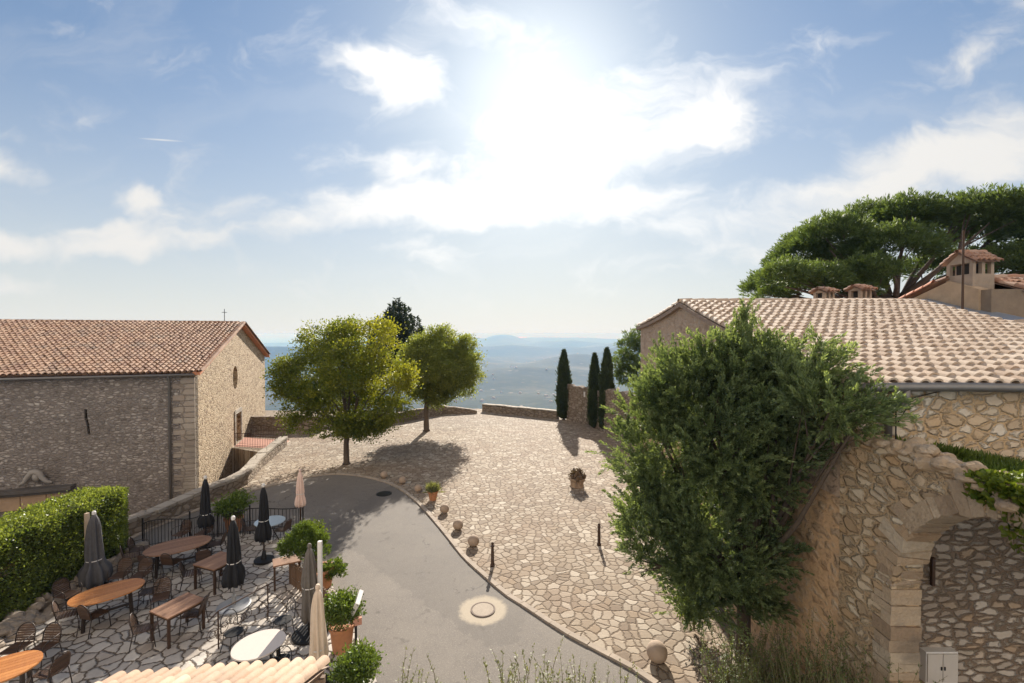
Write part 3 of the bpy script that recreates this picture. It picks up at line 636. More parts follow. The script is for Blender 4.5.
# door and window
mb = MB(); dc = C0 + A * (d0 + d1) / 2 - NG * .35
mb.box((dc.x, dc.y, dzt / 2), ((d1 - d0) + .2, .06, dzt), math.atan2(A.y, A.x)); dr = mb.part('door', M['door_wood'], chapel)
hp = dc + NG * .05 + A * .25; MB().rock((hp.x, hp.y, 1.0), (.06, .06, .06), sub=1).part('handle', M['iron'], dr)
mb = MB()
for (s0, s1, z0, z1) in ((d0 - .22, d0 - .003, 0, dzt + .25), (d1 + .003, d1 + .22, 0, dzt + .25), (d0 - .002, d1 + .002, dzt + .003, dzt + .27)):
    c = C0 + A * (s0 + s1) / 2 + NG * .02; mb.box((c.x, c.y, (z0 + z1) / 2), (s1 - s0, .10, z1 - z0), math.atan2(A.y, A.x))
mb.part('door_frame', M['coping'], chapel)
oc_c = C0 + A * cs - NG * .3
mb = MB().add([tuple(C0 + A * (cs + .64 * math.cos(q)) - NG * .3 + Vector((0, 0, cz + .82 * math.sin(q)))) for q in [2 * PI * k / 24 for k in range(24)]], [tuple(range(24))])
wi = mb.part('window', plain('dusty window', (.15, .10, .075), .4, var=.3, scale=5), chapel)
mb = MB(); mb.beam(tuple(oc_c + NG * .03 + Vector((0, 0, cz - .78))), tuple(oc_c + NG * .03 + Vector((0, 0, cz + .78))), .05); mb.beam(tuple(oc_c + NG * .03 - A * .6 + Vector((0, 0, cz))), tuple(oc_c + NG * .03 + A * .6 + Vector((0, 0, cz))), .05); mb.part('glazing_bars', M['iron'], wi)
# roof
OV = .35
slope = math.hypot(GW / 2, RZ - EZ); up_n = (A * (GW / 2) + Vector((0, 0, RZ - EZ))).normalized(); up_f = (-A * (GW / 2) + Vector((0, 0, RZ - EZ))).normalized()
E0 = C0 - B * OV - up_n * .32 + Vector((0, 0, EZ)); E1 = C0 + A * GW - B * OV - up_f * .32 + Vector((0, 0, EZ))
mb = MB(); tiles(mb, E0, B, up_n, LB + OV, slope + .32, .25, .36, sag=.06, jit=.007); tiles(mb, E1, B, up_f, LB + OV, slope + .32, .25, .36, sag=.05)
r0_ = C0 + A * GW / 2 - B * OV + Vector((0, 0, RZ - .02)); ridge_tiles(mb, r0_ + B * (LB + OV), r0_, .13)
# verge tiles along the gable end
for e, up in ((E0, up_n), (E1, up_f)): ridge_tiles(mb, e - B * .02 + Vector((0, 0, .02)), e - B * .02 + up * (slope + .3) + Vector((0, 0, .02)), .11, .38, 6)
rf = mb.part('roof', M['tile_chapel'], chapel)
mb = MB()
for e, up in ((E0, up_n), (E1, up_f)):
    nn_ = B.cross(up); nn_ = nn_ if nn_.z > 0 else -nn_
    a, b = e, e + up * (slope + .32); w = B * (OV - .02)
    for (lo_, hi_) in ((-.16, -.015),):
        V = [tuple(P + nn_ * h) for h in (lo_, hi_) for P in (a, b, b + w, a + w)]
        mb.add(V, [(0, 1, 2, 3), (7, 6, 5, 4), (0, 4, 5, 1), (1, 5, 6, 2), (2, 6, 7, 3), (3, 7, 4, 0)])
mb.part('barge_tiles', plain('terracotta verge', (.50, .21, .11), .8, var=.25, scale=5, bmp=.01), rf)
mb = MB(); g0 = C0 - B * .1 - up_n * .34 + NS * .03 + Vector((0, 0, EZ - .12)); mb.tube([tuple(g0), tuple(g0 + B * LB)], .065, 8); mb.part('gutter', M['zinc'], chapel, smooth=True)
mb = MB(); 
for k in range(96): c = C0 + B * (.2 + k * .25) + NS * .14 + Vector((0, 0, EZ - .2)); mb.box(tuple(c), (.12, .30, .10), math.atan2(B.y, B.x))
mb.part('eaves_tiles', M['tile_old'], chapel)
d_ = C0 + B * 1.05 + NS * .10; mb = MB().tube([tuple(d_ + NS * .2 + Vector((0, 0, EZ - .2))), tuple(d_ + Vector((0, 0, EZ - .5))), tuple(d_ + Vector((0, 0, BASE)))], .06, 8); mb.part('downspout', M['zinc'], chapel, smooth=True)
# portal: cornice with a scrolled arch on top, seen over the hedge
mb = MB(); z_c = on_side(45, 487)[1] + .1; b0 = on_side(76, 486)[0]; b1 = 13.0
c = C0 + B * (b0 + b1) / 2 + NS * .2 + Vector((0, 0, z_c - .14)); mb.box(tuple(c), (b1 - b0, .5, .16), math.atan2(B.y, B.x))
c = C0 + B * (b0 + .1 + b1) / 2 + NS * .13 + Vector((0, 0, z_c - .30)); mb.box(tuple(c), (b1 - b0 - .2, .32, .14), math.atan2(B.y, B.x))
co = mb.part('cornice', plain('dark weathered cornice', (.085, .075, .068), .85, var=.4, scale=3, bmp=.02), chapel)
mb = MB()
for k in range(8): c = C0 + B * (b0 + .6 + k * .95) + NS * .06 + Vector((0, 0, z_c - .72)); mb.box(tuple(c), (.92, .12, .66), math.atan2(B.y, B.x))
mb.part('frieze', plain('tan portal stone', (.36, .25, .16), .85, var=.3, scale=3, bmp=.02), chapel)
mb = MB(); ps = [(22, 484), (27, 481), (31, 475.5), (34, 471.5), (38, 470.5), (42, 472), (45, 476.5), (49, 480), (55, 481)]
mb.tube([tuple(C0 + B * on_side(*q)[0] + NS * .2 + Vector((0, 0, on_side(*q)[1]))) for q in ps], [.07, .09, .11, .13, .13, .13, .11, .09, .07], 8)
q0 = on_side(38, 476); mb.rock(tuple(C0 + B * q0[0] + NS * .15 + Vector((0, 0, q0[1]))), (.4, .3, .5), seed=3)
mb.part('pediment_scroll', plain('grey carved stone', (.26, .235, .21), .85, var=.3, scale=6, bmp=.01), chapel, smooth=True)
q = r0_ + B * 1.2; mb = MB().tube([tuple(q), tuple(q + Vector((0, 0, .95)))], .022, 6); mb.beam(tuple(q + A * -.16 + Vector((0, 0, .72))), tuple(q + A * .16 + Vector((0, 0, .72))), .03); mb.beam(tuple(q + B * -.16 + Vector((0, 0, .72))), tuple(q + B * .16 + Vector((0, 0, .72))), .03)
mb.part('ridge_cross', M['iron'], chapel)

# ------------------------------------------------------------------ footbridge to the chapel door
e0 = C0 + A * (d0 - .7); e1 = C0 + A * (d1 + .9); f0 = G(280, 449.5); f1 = G(291, 441)
root = thing('footbridge', 'short footbridge with a terracotta floor leading to the chapel door', 'bridge', ((e0.x + f0.x) / 2, (e0.y + f0.y) / 2, -.3))
mb = MB().prism([(e0.x, e0.y), (f0.x, f0.y), (f1.x, f1.y), (e1.x, e1.y)], -.38, .015); mb.part('deck', plain('pale concrete edge', (.45, .37, .29), .9, var=.2), root)
cc = (e0 + f0 + f1 + e1) / 4
def shr(P, k): return (cc.x + (P.x - cc.x) * k, cc.y + (P.y - cc.y) * k)
MB().prism([shr(e0, .93), shr(f0, .93), shr(f1, .93), shr(e1, .93)], .016, .035).part('floor_tiles', M['deck_tile'], root)
for (a, b) in ((e0, f0), (e1, f1)):
    mb = MB(); a = a.lerp(b, .04) ; n = 26
    for k in range(n + 1): P = a.lerp(b, k / n * .95); mb.tube([(P.x, P.y, 0), (P.x, P.y, .92)], .011, 5)
    for z in (.12, .93): Q = a.lerp(b, .95); mb.tube([(a.x, a.y, z), (Q.x, Q.y, z)], .018, 5)
    mb.part('railing', M['rust'], root)
# ------------------------------------------------------------------ the house on the right
XW = 5.8; YE = 8.0; YR = 15.4; YB = 20.5; ZE = 6.68; ZR = 8.58; ZB = 7.86; XH = 26.0
house = thing('stone_house', 'stone house with a pale canal-tiled roof behind the big juniper', 'house', (12, 13, 0))
def gl(pts): return [(y, z) for y, z in pts]
mb = MB(); holed(mb, [(YE, 4.6), (YE, ZE - .12), (YR, ZR - .16), (YB, ZB - .12), (YB, 4.6)], [], .5, (XW, 0, 0), (0, 1, 0), (0, 0, 1), (-1, 0, 0)); mb.part('gable_wall', M['house_gable'], house)
mb = MB(); holed(mb, [(YE, -.3), (YE, 4.597), (YB, 4.597), (YB, -.3)], [], .5, (XW, 0, 0), (0, 1, 0), (0, 0, 1), (-1, 0, 0)); mb.part('lower_gable_wall', M['brown_face'], house)
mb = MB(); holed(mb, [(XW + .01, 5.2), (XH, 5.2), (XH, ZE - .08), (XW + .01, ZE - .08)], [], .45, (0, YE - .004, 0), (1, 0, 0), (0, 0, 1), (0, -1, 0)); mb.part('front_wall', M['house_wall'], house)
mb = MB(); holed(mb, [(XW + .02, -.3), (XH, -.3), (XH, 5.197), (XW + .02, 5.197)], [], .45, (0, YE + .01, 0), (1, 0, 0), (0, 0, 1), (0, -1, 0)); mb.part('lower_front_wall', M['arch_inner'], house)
mb = MB(); mb.add([(XW + .3, YB, -.3), (XH, YB, -.3), (XH, YB, ZB - .1), (XW + .3, YB, ZB - .1), (XH, YE, -.3), (XH, YE, ZE - .1), (XH, YR, ZR - .16)], [(1, 0, 3, 2), (4, 1, 2, 6, 5)]); mb.part('back_walls', M['house_gable'], house)
ufr = Vector((0, YR - YE, ZR - ZE)).normalized(); ubk = Vector((0, YR - YB, ZR - ZB)).normalized()
LF = math.hypot(YR - YE, ZR - ZE) + .2; LBk = math.hypot(YB - YR, ZR - ZB) + .2
Of = Vector((XW - .16, YE, ZE)) - ufr * .2; Ob = Vector((XW - .16, YB, ZB)) - ubk * .2
def stopf(a, s):
    P = Of + Vector((1, 0, 0)) * a + ufr * s; return P.x > 13.72 and P.y > 12.2
mb = MB(); tiles(mb, Of, (1, 0, 0), ufr, XH - XW + .1, LF, .255, .34, sag=.09, jit=.009, seg=8, stop=stopf); tiles(mb, Ob, (1, 0, 0), ubk, XH - XW + .1, LBk, .255, .36, sag=.05)
rd = Vector((XW - .18, YR, ZR)); ridge_tiles(mb, rd, rd + Vector((8.2, 0, 0)), .13, .40)
rf = mb.part('roof', M['tile_house'], house)
mb = MB()
for O_, U_, l_ in ((Of, ufr, LF), (Ob, ubk, LBk)):
    nn_ = Vector((1, 0, 0)).cross(U_); nn_ = nn_ if nn_.z > 0 else -nn_
    k = 22
    for i in range(k):
        a = O_ + U_ * l_ * i / k - Vector((0, 0, .09 * 4 * (i / k) * (1 - i / k))); b = O_ + U_ * l_ * (i + .97) / k - Vector((0, 0, .09 * 4 * (i / k) * (1 - i / k)))
        V = [tuple(P + nn_ * h + Vector((x, 0, 0))) for h in (-.14, -.015) for (P, x) in ((a, .01), (b, .01), (b, .3), (a, .3))]
        mb.add(V, [(0, 1, 2, 3), (7, 6, 5, 4), (0, 4, 5, 1), (1, 5, 6, 2), (2, 6, 7, 3), (3, 7, 4, 0)])
mb.part('verge', plain('mortar verge', (.27, .20, .155), .9, var=.35, scale=8, bmp=.02), rf)
mb = MB(); gp = [(XW - .1 + k * 1.0, YE - .27, ZE - .10 + .02 * math.sin(k)) for k in range(21)]; mb.tube(gp, .08, 10); mb.part('gutter', M['zinc'], house, smooth=True)
q = D(907, 385, YE - .27); mb = MB().tube([(q.x, YE - .27, ZE - .12), (q.x, YE - .24, ZE - .32), (q.x - .12, YE - .12, ZE - .48), (q.x - .17, YE - .1, ZE - .55), (q.x - .17, YE - .1, 5.35)], .06, 8); mb.part('downspout', M['zinc'], house, smooth=True)
mb = MB().tube([(q.x - .0, YE - .05, ZE - .16), (q.x + .02, YE - .04, 5.4)], .012, 5); mb.tube([(q.x + .8, YE - .04, ZE - .18), (q.x + .3, YE - .05, ZE - .3), (q.x + .03, YE - .05, ZE - .75)], .01, 5); mb.part('cable', M['iron'], house)
# flashing where the neighbour's wall meets the roof
mb = MB(); V = []
for s in np.linspace(0, LF, 12):
    P = Of + ufr * s - Vector((0, 0, .36 * (s / LF) * (1 - s / LF)))
    if P.y < 12.1: continue
    V += [(13.62, P.y, P.z + .12), (13.80, P.y, P.z + .07), (13.85, P.y, P.z + .10), (14.35, P.y, P.z + .14)]
k = len(V) // 4; mb.add(V, [(4 * i + j, 4 * i + j + 1, 4 * i + 5 + j, 4 * i + 4 + j) for i in range(k - 1) for j in range(3)]); mb.part('flashing', M['lead'], rf)
# little chimneys beyond the ridge
def chimney(name, label, c, w, d, h, mat, rz=0.0, capz=.28, parent=None):
    r_ = thing(name, label, 'chimney', c, rz) if label else bpy.data.objects.new(name, None)
    MB().box((0, 0, h * .36), (w, d, h * .72)).part('stack', mat, r_, local=True)
    for sx in (-1, 0, 1):
        for sy in (-1, 1): MB().box((sx * (w / 2 - .06), sy * (d / 2 - .06), h * .72 + h * .12), (.10, .11, h * .24)).part('vent_pier', mat, r_, local=True)
    MB().box((0, 0, h * .83), (w * .55, d * .55, h * .2)).part('flue', M['dark'], r_, local=True)
    z0 = h * .96; mb = MB(); e = .10
    for sgn in (-1, 1):
        O_ = Vector((sgn * -1 * (d / 2 + e) * 0 - (w / 2 + e), sgn * (d / 2 + e), z0)); U_ = Vector((0, -sgn * (d / 2 + e), capz)).normalized()
        tiles(mb, O_, (1, 0, 0), U_, w + 2 * e, math.hypot(d / 2 + e, capz), .2, .22, seg=6, jit=.01)
    ridge_tiles(mb, (-(w / 2 + e), 0, z0 + capz), (w / 2 + e, 0, z0 + capz), .1, .3)
    mb.part('cap', M['tile_old'], r_, local=True)
    mb = MB().add([(x, y, z) for x in (-w / 2, w / 2) for (y, z) in ((-d / 2, z0 - .02), (d / 2, z0 - .02), (0, z0 + capz - .03))], [(0, 1, 2), (5, 4, 3), (0, 3, 4, 1)]); mb.part('cap_gable', mat, r_, local=True)
    return r_
ms = plain('chimney render', (.40, .29, .19), .9, var=.35, scale=4, bmp=.015)
ms2 = plain('dark chimney render', (.30, .235, .18), .9, var=.35, scale=4, bmp=.015)
Yc = 18.2
q = D(824, 292, Yc); chimney('chimney', 'small pale chimney at the left, just behind the house ridge', (q.x, Yc, 7.9), .58, .48, 1.3, ms2, .35, .14)
q = D(860, 292, Yc); chimney('chimney', 'small dark chimney with a tiled cap, right of the pale one behind the ridge', (q.x, Yc, 7.93), .62, .5, 1.36, ms2, .3, .16)
q = Vector((14.55, 14.5, 8.25)); chimney('chimney', 'large tiled chimney beside the tall antenna rod', q, .72, .82, 1.55, ms2, .06, .34)
q = D(962.5, 300, 13.9); mb = MB().tube([(q.x, 13.9, 8.25), (q.x, 13.9, 10.65)], [.035, .028], 8); mb.solo('antenna_rod', M['rust'], 'tall thin metal rod standing in front of the large chimney', 'rod')
nb = thing('neighbour_house', 'old tile-roofed house whose gable joins the pale roof at the large chimney', 'house', (18, 16, 7))
mb = MB(); holed(mb, [(13.75, 7.6), (13.75, 8.86), (14.7, 9.2), (18.5, 7.9), (18.5, 7.2)], [], .3, (14.08, 0, 0), (0, 1, 0), (0, 0, 1), (-1, 0, 0)); mb.part('gable_wall', ms, nb)
mb = MB().box((20.4, 13.6, 8.2), (12.5, .3, 1.25)); mb.part('front_wall', plain('shaded neighbour render', (.19, .145, .105), .9, var=.35, scale=4, bmp=.015), nb)  # the shade on this front-facing wall is put into its dark colour
mb = MB(); u1 = Vector((0, 2.35, .85)).normalized(); tiles(mb, Vector((15.05, 13.35, 8.78)), (1, 0, 0), u1, 10, 1.45, .22, .34, jit=.03); u2 = Vector((0, -3.85, 1.4)).normalized(); tiles(mb, Vector((14.0, 18.6, 7.9)), (1, 0, 0), u2, 11, 4.1, .22, .34, jit=.02)
ridge_tiles(mb, (15, 14.7, 9.3), (25, 14.7, 9.3), .13); mb.part('roof', M['tile_old'], nb)
mb = MB(); ridge_tiles(mb, (14.0, 18.6, 7.95), (14.05, 15.0, 9.24), .11, .36); mb.part('verge_tiles', plain('red verge tile', (.45, .17, .09), .8, var=.3, scale=6), nb)

# ------------------------------------------------------------------ gate wall with the arch
gate = thing('arched_wall', 'rough stone wall with a round-arched gateway in front of the house', 'wall', (XW, 5.5, 0))
AY, AZ, AR = 5.17, 3.63, 1.70
arch = [(AY + AR, -.3)] + [(AY + AR * math.cos(PI * k / 28), AZ + AR * math.sin(PI * k / 28)) for k in range(29)] + [(AY - AR, -.3)]
top = [(2.6, 5.2), (3.4, 5.25), (4.2, 5.3), (4.7, 5.32), (5.15, 5.42), (5.5, 5.62), (5.85, 5.72), (6.2, 5.66), (6.6, 5.76), (7.0, 5.74), (7.4, 5.66), (7.7, 5.72), (7.99, 5.64)]
mb = MB(); holed(mb, [(2.6, -.3)] + arch[::-1] + [(7.99, -.3)] + top[::-1], [], .42, (XW - .012, 0, 0), (0, 1, 0), (0, 0, 1), (-1, 0, 0)); mb.part('wall_body', M['arch_face'], gate)
mb = MB(); r_ = random.Random(4)
def vous(a0, a1, ri, ro, x0, x1):
    V = []
    for x in (x0, x1):
        for (a, rr) in ((a0, ri), (a1, ri), (a1, ro), (a0, ro)): V.append((x + r_.uniform(-.012, .012), AY + rr * math.cos(a) + r_.uniform(-.03, .03), AZ + rr * math.sin(a) + r_.uniform(-.03, .03)))
    mb.add(V, [(3, 2, 1, 0), (4, 5, 6, 7), (0, 1, 5, 4), (1, 2, 6, 5), (2, 3, 7, 6), (3, 0, 4, 7)])
a = 0.0
while a < PI - .05:
    da = r_.uniform(.055, .12); vous(a + .004, min(PI, a + da) - .004, AR - r_.uniform(.0, .05), AR + r_.uniform(.14, .46), XW - .014 - r_.uniform(0, .03), XW + .43); a += da
for side, y0 in ((1, AY + AR), (-1, AY - AR)):
    z = -.2
    while z < AZ - .02:
        h = min(r_.uniform(.11, .24), AZ - z); w = r_.uniform(.14, .5); mb.box((XW + .2 - r_.uniform(0, .02), y0 + side * (w / 2 - r_.uniform(.0, .04)), z + h / 2), (.46, w, h - .012), r_.uniform(-.03, .03), r_.uniform(-.03, .03), r_.uniform(-.05, .05)); z += h
vo = mb.part('arch_stones', M['voussoir'], gate)
mb = MB()
for i in range(110):
    y = r_.uniform(4.4, 7.9); zt = np.interp(y, [p[0] for p in top], [p[1] for p in top]); s = r_.uniform(.1, .34)
    mb.rock((XW + r_.uniform(-.02, .36), y, zt + s * r_.uniform(-.1, .3)), (s, s * r_.uniform(.7, 1.4), s * r_.uniform(.5, .8)), r_.uniform(0, 6), 100 + i)
mb.part('cap_stones', M['rock'], gate, smooth=False)
for i, (a_, b_) in enumerate((((12, 60), 0),)):
    q = D(932, 588, 7.98)
mb = MB().box((q.x, 7.97, q.z + .3), (.05, .05, .5)); mb.solo('iron_hook', M['rust'], 'rusty iron bar fixed high on the inner wall of the gateway', 'bar')
q = D(941, 667, 7.9); cab = thing('utility_cabinet', 'pale two-door utility cabinet set low in the gateway wall', 'cabinet', (q.x, 7.93, q.z - .27))
MB().box((q.x, 7.95, q.z), (.56, .13, .56)).part('frame', M['white'], cab)
for s_ in (-1, 1):
    dr = MB().box((q.x + s_ * .135, 7.875, q.z), (.255, .025, .50)).part('door', plain('cabinet door', (.5, .46, .41), .6, var=.1), cab); MB().box((q.x + s_ * .03, 7.857, q.z), (.02, .012, .06)).part('handle', M['iron'], dr)
mb = MB(); V = []
for i in range(25):
    x = XW + .42 + i * .8
    for j in range(7): y = 4.95 + j * .51; V.append((x, y, float(np.interp(x, [6, 6.9, 9, 12], [5.52, 5.52, 5.1, 5.0])) - .12 * (y < 5.8) + .03 * math.sin(i * 1.3 + j)))
mb.add(V + [(p[0], p[1], p[2] - .07) for p in V], [(7 * i + j, 7 * i + 7 + j, 7 * i + 8 + j, 7 * i + 1 + j) for i in range(24) for j in range(6)] + [(175 + 7 * i + j, 175 + 7 * i + 1 + j, 175 + 7 * i + 8 + j, 175 + 7 * i + 7 + j) for i in range(24) for j in range(6)])
mb.struct('upper_terrace', plain('terrace soil', (.16, .12, .075), .95, var=.4, scale=5, bmp=.03))

# ------------------------------------------------------------------ foliage
def leafmesh(name, C, Dv, ln, wd, tone, mat, parent=None, fold=.25, seed=0, kind=None):
    r = np.random.default_rng(seed); n = len(C); Dv = Dv / (np.linalg.norm(Dv, axis=1)[:, None] + 1e-9)
    rv = r.normal(size=(n, 3)); Sd = np.cross(Dv, rv); Sd /= np.linalg.norm(Sd, axis=1)[:, None] + 1e-9; Nn = np.cross(Sd, Dv)
    ln = np.broadcast_to(ln, (n,))[:, None] * r.uniform(.7, 1.3, (n, 1)); wd = np.broadcast_to(wd, (n,))[:, None] * r.uniform(.75, 1.25, (n, 1))
    V = np.empty((n, 4, 3)); V[:, 0] = C; V[:, 1] = C + Dv * ln * .5 + Sd * wd * .5 + Nn * wd * fold; V[:, 2] = C + Dv * ln; V[:, 3] = C + Dv * ln * .5 - Sd * wd * .5 + Nn * wd * fold
    off = np.zeros(3)
    if parent is not None:
        p = parent
        while p: off = off + np.array(p.location); p = p.parent
    else: off = np.array([V[..., 0].mean(), V[..., 1].mean(), V[..., 2].min()])
    me = bpy.data.meshes.new(name); nv = n * 4
    me.vertices.add(nv); me.vertices.foreach_set('co', (V - off).reshape(-1)); me.loops.add(nv); me.loops.foreach_set('vertex_index', np.arange(nv, dtype=np.int32))
    me.polygons.add(n); me.polygons.foreach_set('loop_start', np.arange(0, nv, 4, dtype=np.int32)); me.materials.append(mat); me.update(calc_edges=True)
    at = me.attributes.new('tone', 'FLOAT', 'FACE'); at.data.foreach_set('value', np.clip(tone, 0, 1).astype(np.float32))
    o = bpy.data.objects.new(name, me); COL.objects.link(o)
    if parent is not None: o.parent = parent
    else: o.location = off
    if kind: o['kind'] = kind
    return o
def unit(r, n):
    v = r.normal(size=(n, 3)); return v / np.linalg.norm(v, axis=1)[:, None]
def crown(lobes, ncl, per, cr, ln, wd, seed, up=.3, tone_fn=None, shell=(.45, 1.0), keep=None, gap=(.9, 0.0)):
    """clusters of leaves through the outer part of every lobe; lobes = (centre, radii, tone)"""
    r = np.random.default_rng(seed); w = np.array([np.prod(np.array(l[1])) ** (2 / 3) for l in lobes]); w = w / w.sum(); C, Dv, T = [], [], []
    for l, f in zip(lobes, w):
        k = max(2, int(ncl * f)); d = unit(r, k); rad = r.uniform(shell[0] ** 2, shell[1] ** 2, k) ** .5
        c = np.array(l[0]) + d * rad[:, None] * np.array(l[1]); gp = fbm(c[:, 0] * gap[0] + c[:, 1] * .6 + 20, c[:, 2] * gap[0] + c[:, 1] * .4 + 20, seed, 3) > gap[1]; c, d = c[gp], d[gp]; k = len(c)
        if k == 0: continue
        tn = l[2] + r.normal(0, .16, k)
        size = cr * r.uniform(.5, 1.35, k); cnt = per
        p = np.repeat(c, cnt, 0) + r.normal(size=(k * cnt, 3)) * np.repeat(size, cnt)[:, None] * np.array([1, 1, .65])
        dd = np.repeat(d, cnt, 0) * .6 + r.normal(size=(k * cnt, 3)) * .7 + np.array([0, 0, up])
        C.append(p); Dv.append(dd); T.append(np.repeat(tn, cnt) + r.normal(0, .06, k * cnt))
    C, Dv, T = np.concatenate(C), np.concatenate(Dv), np.concatenate(T)
    if keep is not None: m = keep(C); C, Dv, T = C[m], Dv[m], T[m]
    return C, Dv, T
def px_lobe(x, y, r, Y, dz=0.0, sq=1.0, tone=.5): 
    c = D(x, y, Y); k = r * Y / F_PX; return ((c.x, c.y + dz, c.z), (k, k, k * sq), tone)
def limbs(mb, base, fork, lobes, r0, r1, seed, bend=.15):
    r = random.Random(seed); base, fork = Vector(base), Vector(fork); mid = base.lerp(fork, .5) + Vector((r.uniform(-1, 1), r.uniform(-1, 1), 0)) * bend * .5
    mb.tube([base, base + Vector((0, 0, .15)), mid, fork], [r0 * 1.35, r0, r0 * .85, r1], 10)
    for l in lobes:
        t = Vector(l[0]); d = t - fork; st = fork - (fork - base) * r.uniform(0, .35); m1 = st.lerp(t, .45) + Vector((r.uniform(-1, 1), r.uniform(-1, 1), r.uniform(-.2, .6))) * bend * d.length * .5
        mb.tube([st, m1, t], [r1 * .62, r1 * .38, r1 * .12], 6)
        for k in range(3): e = t + Vector(unit(rng, 1)[0]) * l[1][0] * .8; mb.tube([st.lerp(t, .55 + .12 * k), e], [r1 * .2, r1 * .04], 4, cap=False)
    return mb
# T1, the large yellowing tree
def leafy(name, label, base_px, lobes, fork_z, mat, ncl, per, cr, ln, wd, r0, seed, bark='bark', cat='tree', group=None):
    b = G(*base_px); rt = thing(name, label, cat, (b.x, b.y, 0), group=group); top = Vector((b.x + .1, b.y, fork_z))
    mb = MB(); limbs(mb, b, top, lobes, r0, r0 * .7, seed, .25); mb.part('trunk', M[bark], rt, smooth=True)
    C, Dv, T = crown(lobes, ncl, per, cr, ln, wd, seed, gap=(.8, .345)); leafmesh('crown', C, Dv, ln, wd, T, mat, rt, seed=seed); return rt
Y1 = 26.0
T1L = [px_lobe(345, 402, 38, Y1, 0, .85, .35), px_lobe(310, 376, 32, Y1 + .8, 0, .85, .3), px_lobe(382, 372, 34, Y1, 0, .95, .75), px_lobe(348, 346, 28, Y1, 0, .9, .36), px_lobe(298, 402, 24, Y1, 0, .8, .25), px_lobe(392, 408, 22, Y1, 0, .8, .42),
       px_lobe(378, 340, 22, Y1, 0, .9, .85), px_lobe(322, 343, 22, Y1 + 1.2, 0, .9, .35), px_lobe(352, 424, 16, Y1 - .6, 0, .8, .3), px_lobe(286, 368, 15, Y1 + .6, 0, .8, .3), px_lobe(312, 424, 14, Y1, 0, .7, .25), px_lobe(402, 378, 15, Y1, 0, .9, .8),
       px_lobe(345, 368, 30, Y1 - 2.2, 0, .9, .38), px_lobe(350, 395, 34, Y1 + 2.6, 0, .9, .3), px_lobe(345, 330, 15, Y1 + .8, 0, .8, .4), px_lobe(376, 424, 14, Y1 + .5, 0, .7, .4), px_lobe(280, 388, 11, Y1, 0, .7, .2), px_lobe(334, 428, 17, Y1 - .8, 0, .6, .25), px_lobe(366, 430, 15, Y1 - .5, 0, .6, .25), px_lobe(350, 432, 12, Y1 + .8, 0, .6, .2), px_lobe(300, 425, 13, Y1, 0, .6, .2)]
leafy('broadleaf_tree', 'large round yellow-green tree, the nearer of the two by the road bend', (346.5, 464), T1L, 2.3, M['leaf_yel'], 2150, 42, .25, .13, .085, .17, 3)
Y2 = 35.2
T2L = [px_lobe(440, 366, 30, Y2, 0, 1, 0.64), px_lobe(423, 352, 20, Y2, 0, 1, 0.69), px_lobe(460, 364, 20, Y2, 0, 1, 0.74), px_lobe(441, 340, 16, Y2, 0, .9, 0.74), px_lobe(457, 388, 17, Y2, 0, .8, 0.54), px_lobe(419, 384, 17, Y2, 0, .9, 0.49), px_lobe(438, 396, 15, Y2, 0, .7, 0.49), px_lobe(466, 344, 10, Y2, 0, 1, 0.69), px_lobe(440, 366, 22, Y2 - 1.5, 0, 1, 0.69), px_lobe(473, 376, 9, Y2, 0, .9, 0.74), px_lobe(408, 362, 10, Y2, 0, 1, 0.64)]
leafy('broadleaf_tree', 'smaller olive-green tree with a straight bare trunk at the back of the plaza', (426.5, 431), T2L, 3.0, M['leaf_mid'], 1700, 38, .26, .14, .09, .22, 4)
# dark conifer far behind
Y3 = 58.0; b3 = D(398, 400, Y3); rt = thing('conifer_tree', 'dark spired conifer rising behind the two leafy trees', 'tree', (b3.x, Y3, -9)); C, Dv, T = [], [], []; r3 = np.random.default_rng(8)
MB().tube([(b3.x, Y3, -9.2), (b3.x, Y3, 10)], [.4, .1], 8).part('trunk', M['bark'], rt)
for (px, py, wpx) in ((397, 298, 6), (396, 304, 8), (388, 309, 7), (407, 307, 8), (379, 317, 9), (416, 317, 9), (374, 324, 7), (420, 326, 6), (402, 303, 7), (392, 304, 7)):
    tp_ = D(px, py, Y3 + r3.uniform(-1.5, 1.5)); w = wpx * Y3 / F_PX; h = 9.0
    k = 1500; tt = r3.random(k) ** .7; q = r3.uniform(0, 2 * PI, k); rr = w * np.minimum(tt * 2.2 + .04, 1) * (.6 + .5 * r3.random(k))
    C.append(np.c_[tp_.x + rr * np.cos(q), tp_.y + rr * np.sin(q), tp_.z - tt * h]); Dv.append(np.c_[np.cos(q), np.sin(q), r3.uniform(.1, .9, k)]); T.append(r3.random(k))
leafmesh('crown', np.concatenate(C), np.concatenate(Dv), .5, .2, np.concatenate(T), M['leaf_fir'], rt)
